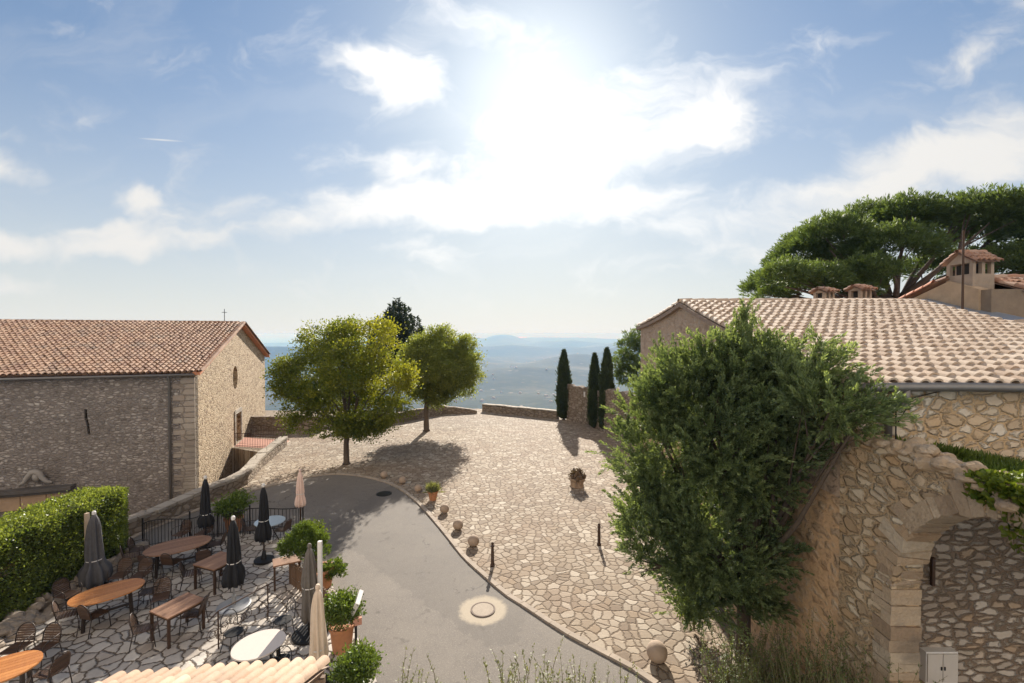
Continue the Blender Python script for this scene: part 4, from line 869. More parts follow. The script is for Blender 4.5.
# cypresses
for (bx, by, ty, hw, lab, sd_) in ((563.8, 419.5, 349.5, 6.3, 'leftmost narrow cypress, standing apart at the end of the low parapet', 1), (594.5, 428, 353, 5.6, 'middle narrow cypress, the shorter of the close pair by the ruined wall', 2), (606.7, 431.5, 347.5, 6.8, 'right-hand narrow cypress, the taller of the close pair by the ruined wall', 3)):
    b = G(bx, by); tz = D(bx, ty, b.y).z; rad = hw * b.y / F_PX; r_c = np.random.default_rng(50 + sd_); k = 7500
    rt = thing('cypress_tree', lab, 'cypress', (b.x, b.y, 0), group='narrow cypresses along the ruined wall'); MB().tube([b, (b.x, b.y, tz * .9)], [.13, .03], 7).part('trunk', M['bark'], rt)
    MB().lathe([(rad * .3, .15), (rad * .62, .9), (rad * .66, tz * .45), (rad * .4, tz * .75), (.02, tz * .95)], c=(b.x, b.y, 0), n=10).part('shade_core', M['core'], rt)  # dark solid core paints in the shade within the cypress
    tt = r_c.random(k); q = r_c.uniform(0, 2 * PI, k); prof = np.interp(tt, [0, .03, .12, .3, .55, .78, .93, 1], [.45, .8, .97, 1, .93, .66, .3, .03])
    lump = 1 + .13 * np.sin(q * 3 + tt * 13 + sd_) + .08 * np.sin(q * 5 - tt * 31); rr = rad * prof * lump * (.70 + .34 * r_c.random(k) + .3 * (r_c.random(k) < .05))
    C = np.c_[b.x + rr * np.cos(q), b.y + rr * np.sin(q), .05 + tt * (tz - .25)]; Dv = np.c_[np.cos(q) * .35, np.sin(q) * .35, np.full(k, 1.0)] + r_c.normal(0, .17, (k, 3))
    leafmesh('crown', C, Dv, .28, .07, r_c.normal(.5, .2, k) + .2 * (lump - 1) / .2, M['leaf_cypress'], rt)
# plumes: short leafy sprays with a tip (junipers, pines)
def plumes(P, Dr, ln, rad, per, seed, leaf, wd, tone, splay=.75):
    r = np.random.default_rng(seed); n = len(P); Dr = Dr / np.linalg.norm(Dr, axis=1)[:, None]; a = np.cross(Dr, r.normal(size=(n, 3))); a /= np.linalg.norm(a, axis=1)[:, None]; b = np.cross(Dr, a)
    t = r.random((n, per)) ** .85; q = r.uniform(0, 2 * PI, (n, per)); ln = np.broadcast_to(ln, (n,)); rd = rad * (1 - t) ** .7 * np.sqrt(r.random((n, per)))
    ro = a[:, None] * np.cos(q)[..., None] + b[:, None] * np.sin(q)[..., None]
    C = P[:, None] + Dr[:, None] * (t * ln[:, None])[..., None] + ro * rd[..., None]; C[..., 2] -= .10 * ln[:, None] * t * t
    Dv = Dr[:, None] * 1.0 + ro * splay + r.normal(0, .18, C.shape); T = tone[:, None] * .75 + .5 * (t - .4) + r.normal(0, .05, t.shape)  # tone rises to the tip; on the juniper it paints in lit tips
    return C.reshape(-1, 3), Dv.reshape(-1, 3), T.reshape(-1)
JL = [px_lobe(692, 392, 48, 9.6, 0, .9, .5), px_lobe(662, 452, 44, 9.8, 0, 1, .5), px_lobe(662, 530, 46, 9.8, 0, .8, .5), px_lobe(718, 432, 68, 9.2, 0, .9, .45), px_lobe(738, 374, 36, 9.3, 0, .9, .5), px_lobe(716, 535, 66, 9.5, 0, .85, .42), px_lobe(738, 588, 30, 9.6, 0, .8, .3),
      px_lobe(790, 402, 48, 8.5, 0, .75, .5), px_lobe(832, 406, 32, 7.6, 0, .6, .55), px_lobe(862, 414, 15, 7.4, 0, .6, .55), px_lobe(758, 478, 36, 9.0, 0, .9, .4), px_lobe(818, 370, 22, 8.2, 0, .8, .6), px_lobe(700, 590, 28, 9.7, 0, .8, .4),
      px_lobe(640, 490, 24, 9.6, 0, 1, .55), px_lobe(650, 408, 26, 9.8, 0, .8, .55), px_lobe(776, 440, 32, 8.6, 0, .7, .45), px_lobe(640, 560, 18, 9.8, 0, .7, .5), px_lobe(752, 548, 24, 9.4, 0, .9, .35), px_lobe(772, 352, 22, 8.9, 0, .8, .55), px_lobe(708, 362, 22, 9.4, 0, .8, .55)]
bj = Vector((5.12, 10.0, 0)); rt = thing('juniper_tree', 'big dark green juniper leaning against the house gable in the foreground', 'tree', bj)
mb = MB(); limbs(mb, bj, (5.0, 9.7, 2.4), JL, .17, .13, 9, .12); mb.part('trunk', M['bark'], rt, smooth=True)
rj = np.random.default_rng(21); P, Dr, Tn = [], [], []
w = np.array([l[1][0] ** 2 for l in JL]); w /= w.sum()
for l, f in zip(JL, w):      # branch tips, each a fan of sprays
    k = int(800 * f); d = unit(rj, k); rad = rj.uniform(.42, 1.0, k) ** .55 * (1 + .3 * (rj.random(k) < .16) * rj.random(k)); tip = np.array(l[0]) + d * rad[:, None] * np.array(l[1]); ax = d * .8 + np.array([.0, -.18, .8]) + rj.normal(0, .22, (k, 3)); ax /= np.linalg.norm(ax, axis=1)[:, None]; tn = l[2] - .1 + rj.normal(0, .26, k); m_ = 11
    al = rj.uniform(-.34, .12, (k, m_)); sp_ = rj.normal(0, .40, (k, m_, 3)); P.append((tip[:, None] + ax[:, None] * al[..., None] + sp_ * .19).reshape(-1, 3)); Dr.append((ax[:, None] + sp_ * .8).reshape(-1, 3)); Tn.append((tn[:, None] + .35 * al + rj.normal(0, .06, (k, m_))).reshape(-1))
for (px, py, Y) in ((746, 318, 9.2), (744, 326, 9.2), (748, 334, 9.2), (740, 340, 9.2), (736, 332, 9.3), (816, 352, 8.2), (812, 358, 8.2), (850, 384, 7.5), (884, 404, 7.4), (888, 412, 7.4)):
    for k in range(7): c = D(px, py, Y); P.append(np.array([[c.x, c.y, c.z]]) + rj.normal(0, .07, (1, 3))); Dr.append(np.array([[rj.normal(0, .35), rj.normal(0, .3), 1.0 if px < 800 else .5]]) + (np.array([[.8, 0, 0]]) if px > 800 else 0)); Tn.append(np.array([.6]))
P, Dr, Tn = np.concatenate(P), np.concatenate(Dr), np.concatenate(Tn)
roofz = ZE + (P[:, 1] - YE) * (ZR - ZE) / (YR - YE)
keep = ~((P[:, 0] > XW - .06) & (P[:, 1] > YE - .12) & (P[:, 2] < roofz + .15)) & ~((P[:, 0] > XW - .1) & (P[:, 2] < 5.7))
keep &= (fbm(P[:, 0] * 1.5 + P[:, 1] * .8 + 30, P[:, 2] * 1.5 + P[:, 1] * .5 + 30, 14, 3) > .30) | (rj.random(len(P)) < .2)
P, Dr, Tn = P[keep], Dr[keep], Tn[keep]
C, Dv, T = plumes(P, Dr, rj.uniform(.24, .52, len(P)), .034, 40, 5, .085, .03, Tn, .42)
leafmesh('crown', C, Dv, .075, .026, T, M['leaf_juniper'], rt, seed=6)
# umbrella pine
Y5 = 27.0; b5 = D(893, 300, Y5)
PL = [(760, 293, 14, .6), (772, 298, 14, .55), (778, 288, 22, .65), (798, 290, 20, .6), (838, 288, 20, .5), (870, 276, 22, .5), (800, 262, 30, .6), (765, 287, 16, .7), (830, 240, 32, .65), (868, 226, 32, .6), (905, 218, 26, .6), (845, 268, 30, .5), (890, 252, 36, .5), (930, 232, 28, .55), (960, 218, 28, .6), (990, 214, 28, .6), (1018, 217, 28, .6), (1045, 230, 34, .6), (850, 280, 20, .5), (975, 268, 26, .5), (1085, 240, 40, .6), (935, 270, 24, .45), (985, 240, 34, .5), (1012, 268, 30, .45), (1040, 262, 34, .5), (785, 280, 22, .6), (818, 284, 22, .55), (858, 290, 18, .5), (1070, 275, 36, .5), (810, 245, 20, .65)]
rt = thing('umbrella_pine', 'broad umbrella pine spreading above the house roof', 'tree', (b5.x, Y5, -2)); r5 = np.random.default_rng(31); P, Dr, Tn = [], [], []
mb = MB(); fork = Vector((b5.x + .1, Y5, 9.6)); mb.tube([(b5.x - .2, Y5, -2.2), (b5.x, Y5, 5), fork], [.6, .5, .42], 10)
for i, (px, py, rp, tn) in enumerate(PL):
    Y = Y5 + r5.uniform(-3, 3); c = D(px, py, Y); c = np.array(c); k_r = rp * Y / F_PX; k = int(20 + 1.9 * rp * rp / 8); d = unit(r5, k); d[:, 2] = np.abs(d[:, 2]) * 1.0 - .25; rad = r5.uniform(.3, 1.0, k) ** .5
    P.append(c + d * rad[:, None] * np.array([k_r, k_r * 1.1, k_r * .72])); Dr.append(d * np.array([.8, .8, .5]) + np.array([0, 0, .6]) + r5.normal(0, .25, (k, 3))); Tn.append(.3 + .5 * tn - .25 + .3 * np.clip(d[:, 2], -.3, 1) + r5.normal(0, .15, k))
    e = Vector(c) - Vector((0, 0, k_r * .3)); st = fork - Vector((0, 0, random.uniform(0, 1.2))); mb.tube([st, st.lerp(e, .5) + Vector((random.uniform(-.4, .4), 0, -.35)), e], [.2, .13, .03], 6)
    for k2 in range(4): e2 = Vector(c) + Vector(unit(r5, 1)[0]) * k_r * .7; mb.tube([st.lerp(e, .7), e2], [.06, .015], 4, cap=False)
mb.part('trunk', M['bark_pine'], rt, smooth=True); P, Dr, Tn = np.concatenate(P), np.concatenate(Dr), np.concatenate(Tn)
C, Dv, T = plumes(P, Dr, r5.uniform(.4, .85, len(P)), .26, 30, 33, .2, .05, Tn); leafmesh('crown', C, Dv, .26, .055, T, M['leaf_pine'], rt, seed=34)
# pine beyond the ruined wall
Y6 = 46.0; c6 = D(640, 392, Y6); rt = thing('pine_tree', 'rounded pine showing between the right-hand cypress and the house gable', 'tree', (c6.x, Y6, -7)); P, Dr, Tn = [], [], []
mb = MB().tube([(c6.x + .5, Y6, -7.2), c6, D(634, 362, Y6)], [.35, .2, .08], 8); mb.part('trunk', M['bark_pine'], rt)
for (px, py, rp) in ((629, 349, 11), (622, 362, 11), (633, 369, 12), (640, 352, 14), (626, 374, 7), (648, 370, 12), (637, 338, 7)):
    c = np.array(D(px, py, Y6 + r5.uniform(-1, 1))); kr = rp * Y6 / F_PX; k = 60; d = unit(r5, k); P.append(c + d * kr * r5.uniform(.4, 1, (k, 1))); Dr.append(d + np.array([0, 0, .4])); Tn.append(r5.normal(.5, .15, k))
P, Dr, Tn = np.concatenate(P), np.concatenate(Dr), np.concatenate(Tn); C, Dv, T = plumes(P, Dr, r5.uniform(.4, .8, len(P)), .3, 22, 35, .3, .06, Tn); leafmesh('crown', C, Dv, .34, .08, T, M['leaf_pine'], rt, seed=36)
# clipped hedge
hx0, hx1, hy0, hy1, hz = -14.3, -12.75, 8.6, 15.3, 2.42
rt = thing('hedge', 'tall clipped evergreen hedge along the left side of the terrace', 'hedge', (-13.6, 12, .05))
MB().box((-13.6, 11.9, 1.2), (hx1 - hx0 - .25, hy1 - hy0 - .25, 2.25)).part('shade_core', M['core'], rt)  # dark box in place of the shade between the hedge leaves
rh = np.random.default_rng(41); n = 64000; C = rh.uniform(0, 1, (n, 3)); f = rh.choice(5, n, p=[.46, .22, .22, .06, .04]); C = np.c_[hx0 + C[:, 0] * (hx1 - hx0), hy0 + C[:, 1] * (hy1 - hy0), .1 + C[:, 2] * (hz - .1)]
nrm = np.zeros((n, 3))
for k, (ax, val, sg) in enumerate(((0, hx1, 1), (2, hz, 1), (1, hy1, 1), (0, hx0, -1), (1, hy0, -1))): m_ = f == k; C[m_, ax] = val; nrm[m_, ax] = sg
cen = np.array([-13.6, 11.9, 1.2]); hs = np.array([.75, 3.3, 1.3]); rel = (C - cen) / hs; fac = 1 - .10 * np.clip((np.sort(np.abs(rel), axis=1)[:, 1] - .72) / .28, 0, 1) ** 2 * np.array([1])[0]
lump = fbm(C[:, 1] * 1.6 + C[:, 0], C[:, 2] * 1.6 + C[:, 0], 6, 3) - .45; C = cen + rel * hs * fac[:, None] + nrm * (lump * .22)[:, None] + nrm * rh.normal(0, .05, (n, 1)) - nrm * .05
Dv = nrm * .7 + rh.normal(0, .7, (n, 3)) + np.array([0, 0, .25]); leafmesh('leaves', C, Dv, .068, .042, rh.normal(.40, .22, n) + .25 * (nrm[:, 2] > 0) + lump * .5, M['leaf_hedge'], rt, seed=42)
mb = MB()
for i in range(150):
    y = random.uniform(8.8, 15.6); k = random.random(); mb.rock((-12.75 + k * .5 + random.uniform(-.05, .05), y, .06 + (1 - k) * .28), (random.uniform(.15, .4), random.uniform(.2, .5), random.uniform(.15, .3)), random.uniform(0, 6), 300 + i)
mb.box((-12.72, 12.1, .12), (.35, 6.8, .26)); mb.solo('dry_stone_border', M['dark_rock'], 'low dry-stone border under the foot of the hedge', 'wall')
# round bushes and shrubs
def bush(name, label, c, rx, rz_, nleaf, leaf, mat, seed, cat='shrub', pot=None, up=.3, stemz=None, group=None):
    c = Vector(c); r_b = np.random.default_rng(seed); base = Vector((c.x, c.y, 0.05)); rt = thing(name, label, cat, base, group=group)
    lob = [((c.x + r_b.uniform(-.4, .4) * rx, c.y + r_b.uniform(-.4, .4) * rx, c.z + r_b.uniform(-.3, .4) * rz_), (rx * .62, rx * .62, rz_ * .62), r_b.uniform(.35, .65)) for _ in range(9)]
    C, Dv, T = crown(lob, nleaf // 14, 14, leaf * 1.1, leaf, leaf * .5, seed, up=up); leafmesh('leaves', C, Dv, leaf, leaf * .5, T, mat, rt, seed=seed)
    mb = MB(); mb.tube([base, c], [.03, .02], 6)
    for l in lob: mb.tube([base.lerp(c, .6), l[0]], [.018, .006], 4, cap=False)
    mb.part('stems', M['twig'], rt)
    if pot: 
        h, ra = pot; MB().lathe([(ra * .72, 0), (ra * .78, .02), (ra, h * .86), (ra * 1.1, h * .88), (ra * 1.1, h), (ra * .96, h), (ra * .9, h - .06), (0, h - .06)], c=(base.x, base.y, .05), n=24, cap=False).part('pot', M['terracotta'], rt, smooth=False)
    return rt
g_pl = 'potted plants round the terrace'
b = G(234, 533); bush('potted_shrub', 'round dark shrub in a terracotta pot by the back railing', (b.x, b.y, 1.0), .62, .42, 3600, .10, M['leaf_bush'], 61, pot=(.55, .3), group=g_pl)
b = G(340, 652); bush('potted_shrub', 'light green bush in a tall terracotta pot beside the road, behind the cream parasol', (b.x + .05, b.y, 1.02), .46, .36, 5200, .075, M['leaf_bush'], 62, pot=(.62, .27), group=g_pl)
b = G(358, 712); bush('shrub', 'rounded bright green bush at the bottom edge right of the cream parasol', (b.x, b.y, .85), .50, .42, 6500, .07, M['leaf_bush'], 63)
b = G(311, 556); bush('shrub', 'loose yellowish shrub at the corner of the terrace below the pink parasol', (b.x, b.y, .75), .42, .42, 1900, .09, M['leaf_ivy'], 64)
# cloud-pruned conifer
b = G(322, 588); rt = thing('pruned_conifer', 'cloud-pruned conifer with two bright green pads at the terrace edge', 'shrub', (b.x, b.y, .05)); P, Dr, Tn = [], [], []; r7 = np.random.default_rng(71); mb = MB(); mb.tube([b, (b.x - .1, b.y, .5), (b.x - .2, b.y, 1.0)], [.08, .06, .045], 7)
for (px, py, rx, rz_) in ((300, 543, 16, 11), (313, 552, 15, 10), (290, 549, 10, 8), (304, 533, 10, 7), (335, 571, 11, 9), (326, 575, 8, 6), (318, 541, 8, 7)):
    c = D(px, py, b.y); kx, kz = rx * b.y / F_PX, rz_ * b.y / F_PX; k = 110; d = unit(r7, k); P.append(np.array(c) + d * np.array([kx, kx * .9, kz]) * r7.uniform(.4, 1, (k, 1))); Dr.append(d * .6 + np.array([0, 0, .8])); Tn.append(r7.normal(.55, .15, k)); mb.tube([(b.x - .15, b.y, .75), c], [.04, .015], 5)
mb.part('trunk', M['bark'], rt, smooth=True); P, Dr, Tn = np.concatenate(P), np.concatenate(Dr), np.concatenate(Tn); C, Dv, T = plumes(P, Dr, r7.uniform(.08, .18, len(P)), .05, 16, 72, .07, .02, Tn); leafmesh('pads', C, Dv, .085, .028, T, M['leaf_bush'], rt, seed=73)
MB().lathe([(.26, 0), (.34, .5), (.37, .5), (.37, .56), (.30, .56), (.30, .48), (0, .48)], c=(b.x, b.y, .05), n=20, cap=False).part('pot', M['terracotta'], rt)
# wild shoots along the near edge, the grey shrub under the gate wall, ivy, ledge grass, tufts
def shoots(name, spots, mat, label, seed, cat, hmin, hmax, leaf=.06, lean=.35, per=26, group=None, stuff=False):
    r = random.Random(seed); rn = np.random.default_rng(seed); mb = MB(); C, Dv = [], []
    cx = sum(s[0] for s in spots) / len(spots); cy = sum(s[1] for s in spots) / len(spots); rt = thing(name, label, cat, (cx, cy, 0), group=group)
    for (x, y) in spots:
        h = r.uniform(hmin, hmax); a = r.uniform(0, 2 * PI); e = Vector((math.cos(a), math.sin(a), 0)) * h * r.uniform(0, lean); p0, p1, p2 = Vector((x, y, 0)), Vector((x, y, h * .55)) + e * .35, Vector((x, y, h)) + e
        mb.tube([p0, p1, p2], [.008, .006, .002], 4, cap=False)
        for k in range(per): s = r.uniform(.25, 1.0); p = p0.lerp(p1, s * 2) if s < .5 else p1.lerp(p2, s * 2 - 1); C.append(p); d = Vector(unit(rn, 1)[0]); Dv.append(d * .8 + Vector((0, 0, .6)))
    mb.part('stems', M['twig'], rt); C = np.array([tuple(c) for c in C]); Dv = np.array([tuple(c) for c in Dv]); leafmesh('leaves', C, Dv, leaf, leaf * .38, rn.normal(.6, .2, len(C)), mat, rt, seed=seed); return rt
rs = random.Random(90)
def cl(x0, x1, y0, y1, n): return [(rs.uniform(x0, x1), rs.uniform(y0, y1)) for _ in range(n)]
shoots('wild_shoots', cl(-2.9, -1.5, 8.3, 9.3, 34), M['leaf_olive'], 'sparse dry shoots rising at the bottom edge left of centre', 91, 'plant', .3, 1.0, .06)
shoots('wild_shoots', cl(-.7, 1.2, 8.4, 9.4, 66), M['leaf_olive'], 'yellow-green shoots rising at the bottom edge in the middle of the road', 92, 'plant', .4, 1.25, .065)
shoots('wild_shoots', cl(1.3, 2.6, 8.3, 9.3, 34), M['leaf_olive'], 'low shoots at the bottom edge just left of the large stone ball', 93, 'plant', .3, .95, .06)
shoots('wild_shrub', cl(4.0, 6.6, 7.6, 9.5, 460), M['leaf_sage'], 'grey-green arching shrub at the foot of the brown wall', 94, 'shrub', .5, 1.75, .055, .7, 40)
shoots('wild_shrub', cl(4.7, 5.65, 6.4, 8.0, 170), M['leaf_sage'], 'taller grey-green twiggy shrub against the pier of the gateway arch', 96, 'shrub', 1.4, 2.8, .055, .25, 44)
b = G(690, 632); bush('shrub', 'small bright green bush at the foot of the juniper next to the large stone ball', (b.x + .1, b.y, .65), .38, .55, 2600, .08, M['leaf_ivy'], 65)
mb = MB()
for i in range(26): mb.rock((4.3 + random.uniform(0, 1.1), 9.85 + random.uniform(-.3, .3), random.uniform(.03, .25)), (random.uniform(.18, .42), random.uniform(.2, .36), random.uniform(.12, .26)), random.uniform(0, 6), 500 + i)
mb.solo('planting_bed_stones', M['dark_rock'], 'rough stones edging the bed under the juniper trunk', 'stones')
ri = np.random.default_rng(81); n = 16000; y = ri.uniform(4.3, 5.7, n); k = ri.random(n); C = np.c_[XW + ri.uniform(-.1, 1.3, n), y, 5.45 + .3 * k - (ri.random(n) < .3) * ri.uniform(0, .5, n) * (y < 5.3)]
o = leafmesh('ivy', C, ri.normal(0, .6, (n, 3)) + np.array([-.3, -.2, .6]), .085, .065, ri.normal(.5, .22, n), M['leaf_ivy'], seed=82); setp(o, 'yellow-green ivy spilling over the top of the gate wall at the right edge', 'ivy')
n = 15000; x = XW + .4 + ri.random(n) ** 1.4 * 6; y = ri.uniform(5.4, 7.9, n); m_ = fbm(x * 1.3, y * 1.3, 4, 3) > .36; C = np.c_[x, y, np.interp(x, [6, 6.9, 9, 12], [5.52, 5.52, 5.1, 5.0]) - .12 * (y < 5.8)][m_]
o = leafmesh('grass', C, ri.normal(0, .45, (len(C), 3)) + np.array([0, 0, .9]), C[:, 0] * 0 + .2, .04, ri.normal(.45, .2, len(C)), M['leaf_bush'], seed=83, kind='stuff'); setp(o, 'weedy grass on the ledge between the gate wall and the house', 'grass')
# ------------------------------------------------------------------ plaza furniture
TZ0 = .05
def ball(px, py, d, lab, mat, seed):
    b = G(px, py); r_b = d * .46; mb = MB(); bm = bmesh.new(); bmesh.ops.create_icosphere(bm, subdivisions=4, radius=r_b); rr = np.random.default_rng(seed)
    V = np.array([v.co[:] for v in bm.verts]); V *= (1 + .02 * (fbm(V[:, 0] * 6 + 9, V[:, 1] * 6 + V[:, 2] * 5 + 9, seed, 3) - .45))[:, None]; V[:, 2] = np.maximum(V[:, 2], -r_b * .94)
    mb.add(V + np.array([b.x, b.y, r_b * .93]), [tuple(v.index for v in f.verts) for f in bm.faces]); bm.free()
    return mb.solo('stone_ball', mat, lab, 'stone ball', 'stone balls along the kerb', smooth=True)
mb_ = plain('pink limestone ball', (.34, .255, .185), .85, var=.3, scale=7, bmp=.012)
ball(657, 661, .50, 'largest stone ball, alone near the bottom edge beside the bright bush', mb_, 1)
ball(473.5, 546, .44, 'stone ball nearest to the left bollard, first in the row', mb_, 2)
ball(458, 529.5, .43, 'second stone ball from the left bollard in the row along the kerb', mb_, 3)
ball(444.5, 513, .42, 'stone ball just in front of the potted plant, sunlit', mb_, 4)
ball(418, 492, .40, 'shaded stone ball just behind the potted plant', mb_, 5)
ball(402.5, 483.5, .40, 'shaded stone ball midway in the row beyond the potted plant', mb_, 6)
ball(384, 478, .40, 'farthest stone ball of the row, in the tree shadow near the drain cover', mb_, 7)
bol = None
for (px, py, h, lab) in ((492.5, 566, .78, 'dark iron bollard beside the kerb, left of the two'), (599, 545, .72, 'dark iron bollard near the juniper, right of the two')):
    b = G(px, py)
    if bol is None:
        bol = thing('bollard', lab, 'bollard', b, group='iron bollards on the plaza')
        MB().lathe([(.075, 0), (.075, .05), (.055, .07), (.05, .5), (.04, .62)], n=14).part('post', M['rust'], bol, local=True, smooth=True); MB().lathe([(.04, .60), (.062, .63), (.062, .66), (.03, .68), (.05, .72), (.04, .76), (.0, .78)], n=14, cap=False).part('finial', M['rust'], bol, local=True, smooth=True)
    else: dup(bol, b, .6, lab)
b = G(433, 500); rt = thing('potted_plant', 'spiky plant in a terracotta pot among the stone balls', 'plant', b, group=g_pl)
MB().lathe([(.15, 0), (.22, .36), (.25, .36), (.25, .42), (.20, .42), (.19, .36), (0, .36)], n=20, cap=False).part('pot', M['terracotta'], rt, local=True)
rr = np.random.default_rng(5); k = 420; C = np.array([b.x, b.y, .38]) + rr.normal(0, .10, (k, 3)) * np.array([1, 1, .5]); Dv = rr.normal(0, .5, (k, 3)) + np.array([0, 0, 1.1]); leafmesh('leaves', C, Dv, .36, .045, rr.random(k), M['leaf_olive'], rt, seed=7)
b = G(577, 487); rt = thing('stone_planter', 'weathered tan stone planter topped by a brown dry shrub in the plaza', 'planter', b); rt.scale = (.78, .78, .78)
MB().lathe([(.36, 0), (.42, .04), (.38, .12), (.40, .35), (.50, .52), (.46, .58), (0, .56)], n=40, fn=lambda r, z, q: r * (1 + .07 * math.sin(9 * q) + .05 * math.sin(5 * q + z * 9)), cap=False).part('basin', plain('tan carved stone', (.31, .225, .155), .95, var=.45, scale=6, bmp=.04), rt, local=True)
mb = MB()
for i in range(46): a_, r_ = random.uniform(0, 6.3), random.uniform(.1, .48); mb.rock((r_ * math.cos(a_), r_ * math.sin(a_), .58 + random.uniform(0, .55) * (1.05 - r_)), (random.uniform(.16, .3), .2, random.uniform(.25, .42)), a_, 700 + i, 1)
mb.part('dry_root', plain('dry brown stump', (.14, .095, .06), .95, var=.5, scale=14, bmp=.03), rt, local=True); rr = np.random.default_rng(15); k = 500; d_ = unit(rr, k); d_[:, 2] = np.abs(d_[:, 2]); C = np.array([b.x, b.y, .62]) + d_ * np.array([.52, .52, .5]) * rr.uniform(.5, 1, (k, 1)); leafmesh('dry_leaves', C, d_ + np.array([0, 0, .3]), .12, .04, rr.random(k), leaf_mat('dry leaf', (.05, .035, .022), (.16, .11, .065), .2), rt, seed=16)

# ------------------------------------------------------------------ terrace furniture
cg = 'slatted chairs on the terrace'
chair = thing('slatted_chair', 'x', 'chair', (0, 0, 0), group=cg)
def hoop(w, h0, h1, y0, y1, n=12):
    P = [(-w, y0, h0)]; 
    for k in range(n + 1): q = PI * k / n; t = math.sin(q); P.append((-w * math.cos(q), y0 + (y1 - y0) * (.35 + .65 * t), h0 + (h1 - h0) * (.45 + .55 * t)))
    return P + [(w, y0, h0)]
mb = MB()
for k in range(7): y = -.20 + k * .068; mb.box((0, y, .45), (.42, .055, .02))
mb.part('seat', M['slat'], chair, local=True)
mb = MB(); hp = hoop(.22, .46, .88, -.22, -.32)
for k in range(7):
    z = .50 + k * .052; w = .205 * (1 if z < .68 else math.sqrt(max(.05, 1 - ((z - .68) / .2) ** 2))); y = -.235 - .1 * (z - .5) / .38; mb.box((0, y, z), (2 * w, .018, .042), 0, 0, .2)
mb.part('backrest', M['slat'], chair, local=True)
MB().tube(hp, .014, 6).part('back_frame', M['chair_frame'], chair, local=True, smooth=True)
for sx in (-1, 1):
    MB().tube([(sx * .215, -.25, .66), (sx * .25, -.12, .675), (sx * .26, .12, .66), (sx * .24, .2, .6), (sx * .215, .2, .44)], .013, 6).part('armrest', M['chair_frame'], chair, local=True, smooth=True)
    MB().tube([(sx * .21, .2, .45), (sx * .215, .25, 0)], [.014, .012], 6).part('leg', M['chair_frame'], chair, local=True, smooth=True); MB().tube([(sx * .21, -.22, .46), (sx * .22, -.31, 0)], [.014, .012], 6).part('leg', M['chair_frame'], chair, local=True, smooth=True)
first = [True]
def put_chair(px, py, face, lab, z=.55):
    b = G(px, py, z); rz = R(face) - PI / 2      # face: compass of the sitter's gaze, 0 = +X, 90 = +Y
    if first[0]: first[0] = False; chair.location = (b.x, b.y, TZ0); chair.rotation_euler = (0, 0, rz); chair['label'] = lab; chair.scale = (.9, .9, .92)
    else: dup(chair, (b.x, b.y, TZ0), rz, lab)
def oval_table(name, lab, e0, e1, w, mat, planks=9, group=None, solid=False, legmat='chair_frame'):
    a, b = G(*e0, .79), G(*e1, .79); c = (a + b) / 2; Lh = (b - a).length / 2; an = math.atan2(b.y - a.y, b.x - a.x)
    rt = thing(name, lab, 'table', (c.x, c.y, TZ0), an, group); mb = MB()
    def ey(x): return w / 2 * max(0, 1 - abs(x / Lh) ** 2.3) ** .5
    if solid: mb.prism([(Lh * math.cos(q), w / 2 * math.sin(q)) for q in [2 * PI * k / 40 for k in range(40)]], .715, .745)
    else:
        for i in range(planks):
            y0 = -w / 2 + w * i / planks + .004; y1 = -w / 2 + w * (i + 1) / planks - .004
            def xe(y): return Lh * max(0, 1 - abs(2 * y / w) ** 2) ** (1 / 2.3)
            ys = np.linspace(y0, y1, 6); poly = [(-xe(y), y) for y in ys[::-1]] + [(xe(y), y) for y in ys]; poly = [(x, y) for (x, y) in poly]
            mb.prism(poly, .715, .745)
    mb.part('tabletop', mat, rt, local=True)
    if solid: MB().lathe([(1, .70), (1, .722)], n=40, fn=lambda r, z, q: 1, cap=False)
    for sx in (-1, 1):
        for sy in (-1, 1): MB().beam((sx * Lh * .58, sy * w * .26, .715), (sx * Lh * .62, sy * w * .30, 0), .06).part('leg', M[legmat], rt, local=True)
    MB().beam((-Lh * .6, 0, .25), (Lh * .6, 0, .25), .05).part('stretcher', M[legmat], rt, local=True)
    for sx in (-1, 1): MB().beam((sx * Lh * .6, -w * .28, .25), (sx * Lh * .6, w * .28, .25), .045).part('cross_rail', M[legmat], rt, local=True); MB().beam((sx * Lh * .58, -w * .26, .69), (sx * Lh * .58, w * .26, .69), .045).part('top_rail', M[legmat], rt, local=True)
    return rt
tg = 'teak tables on the terrace'
oval_table('oval_table', 'large oval teak table, farthest of the three, near the back railing', (142.5, 553), (211.5, 538), 1.15, M['teak_dark'], group=tg)
oval_table('oval_table', 'sunlit oval teak table in front of the closed charcoal parasol', (67, 603), (145, 581), 1.0, M['teak'], group=tg)
oval_table('oval_table', 'bright orange oval teak table cut off by the left edge', (-48, 684), (43, 656.5), 1.0, M['teak'], group=tg)
oval_table('oval_table', 'white stone-topped oval table behind the foreground roof tiles', (231, 656), (285, 633), .95, M['tabletop'], solid=True, legmat='iron')
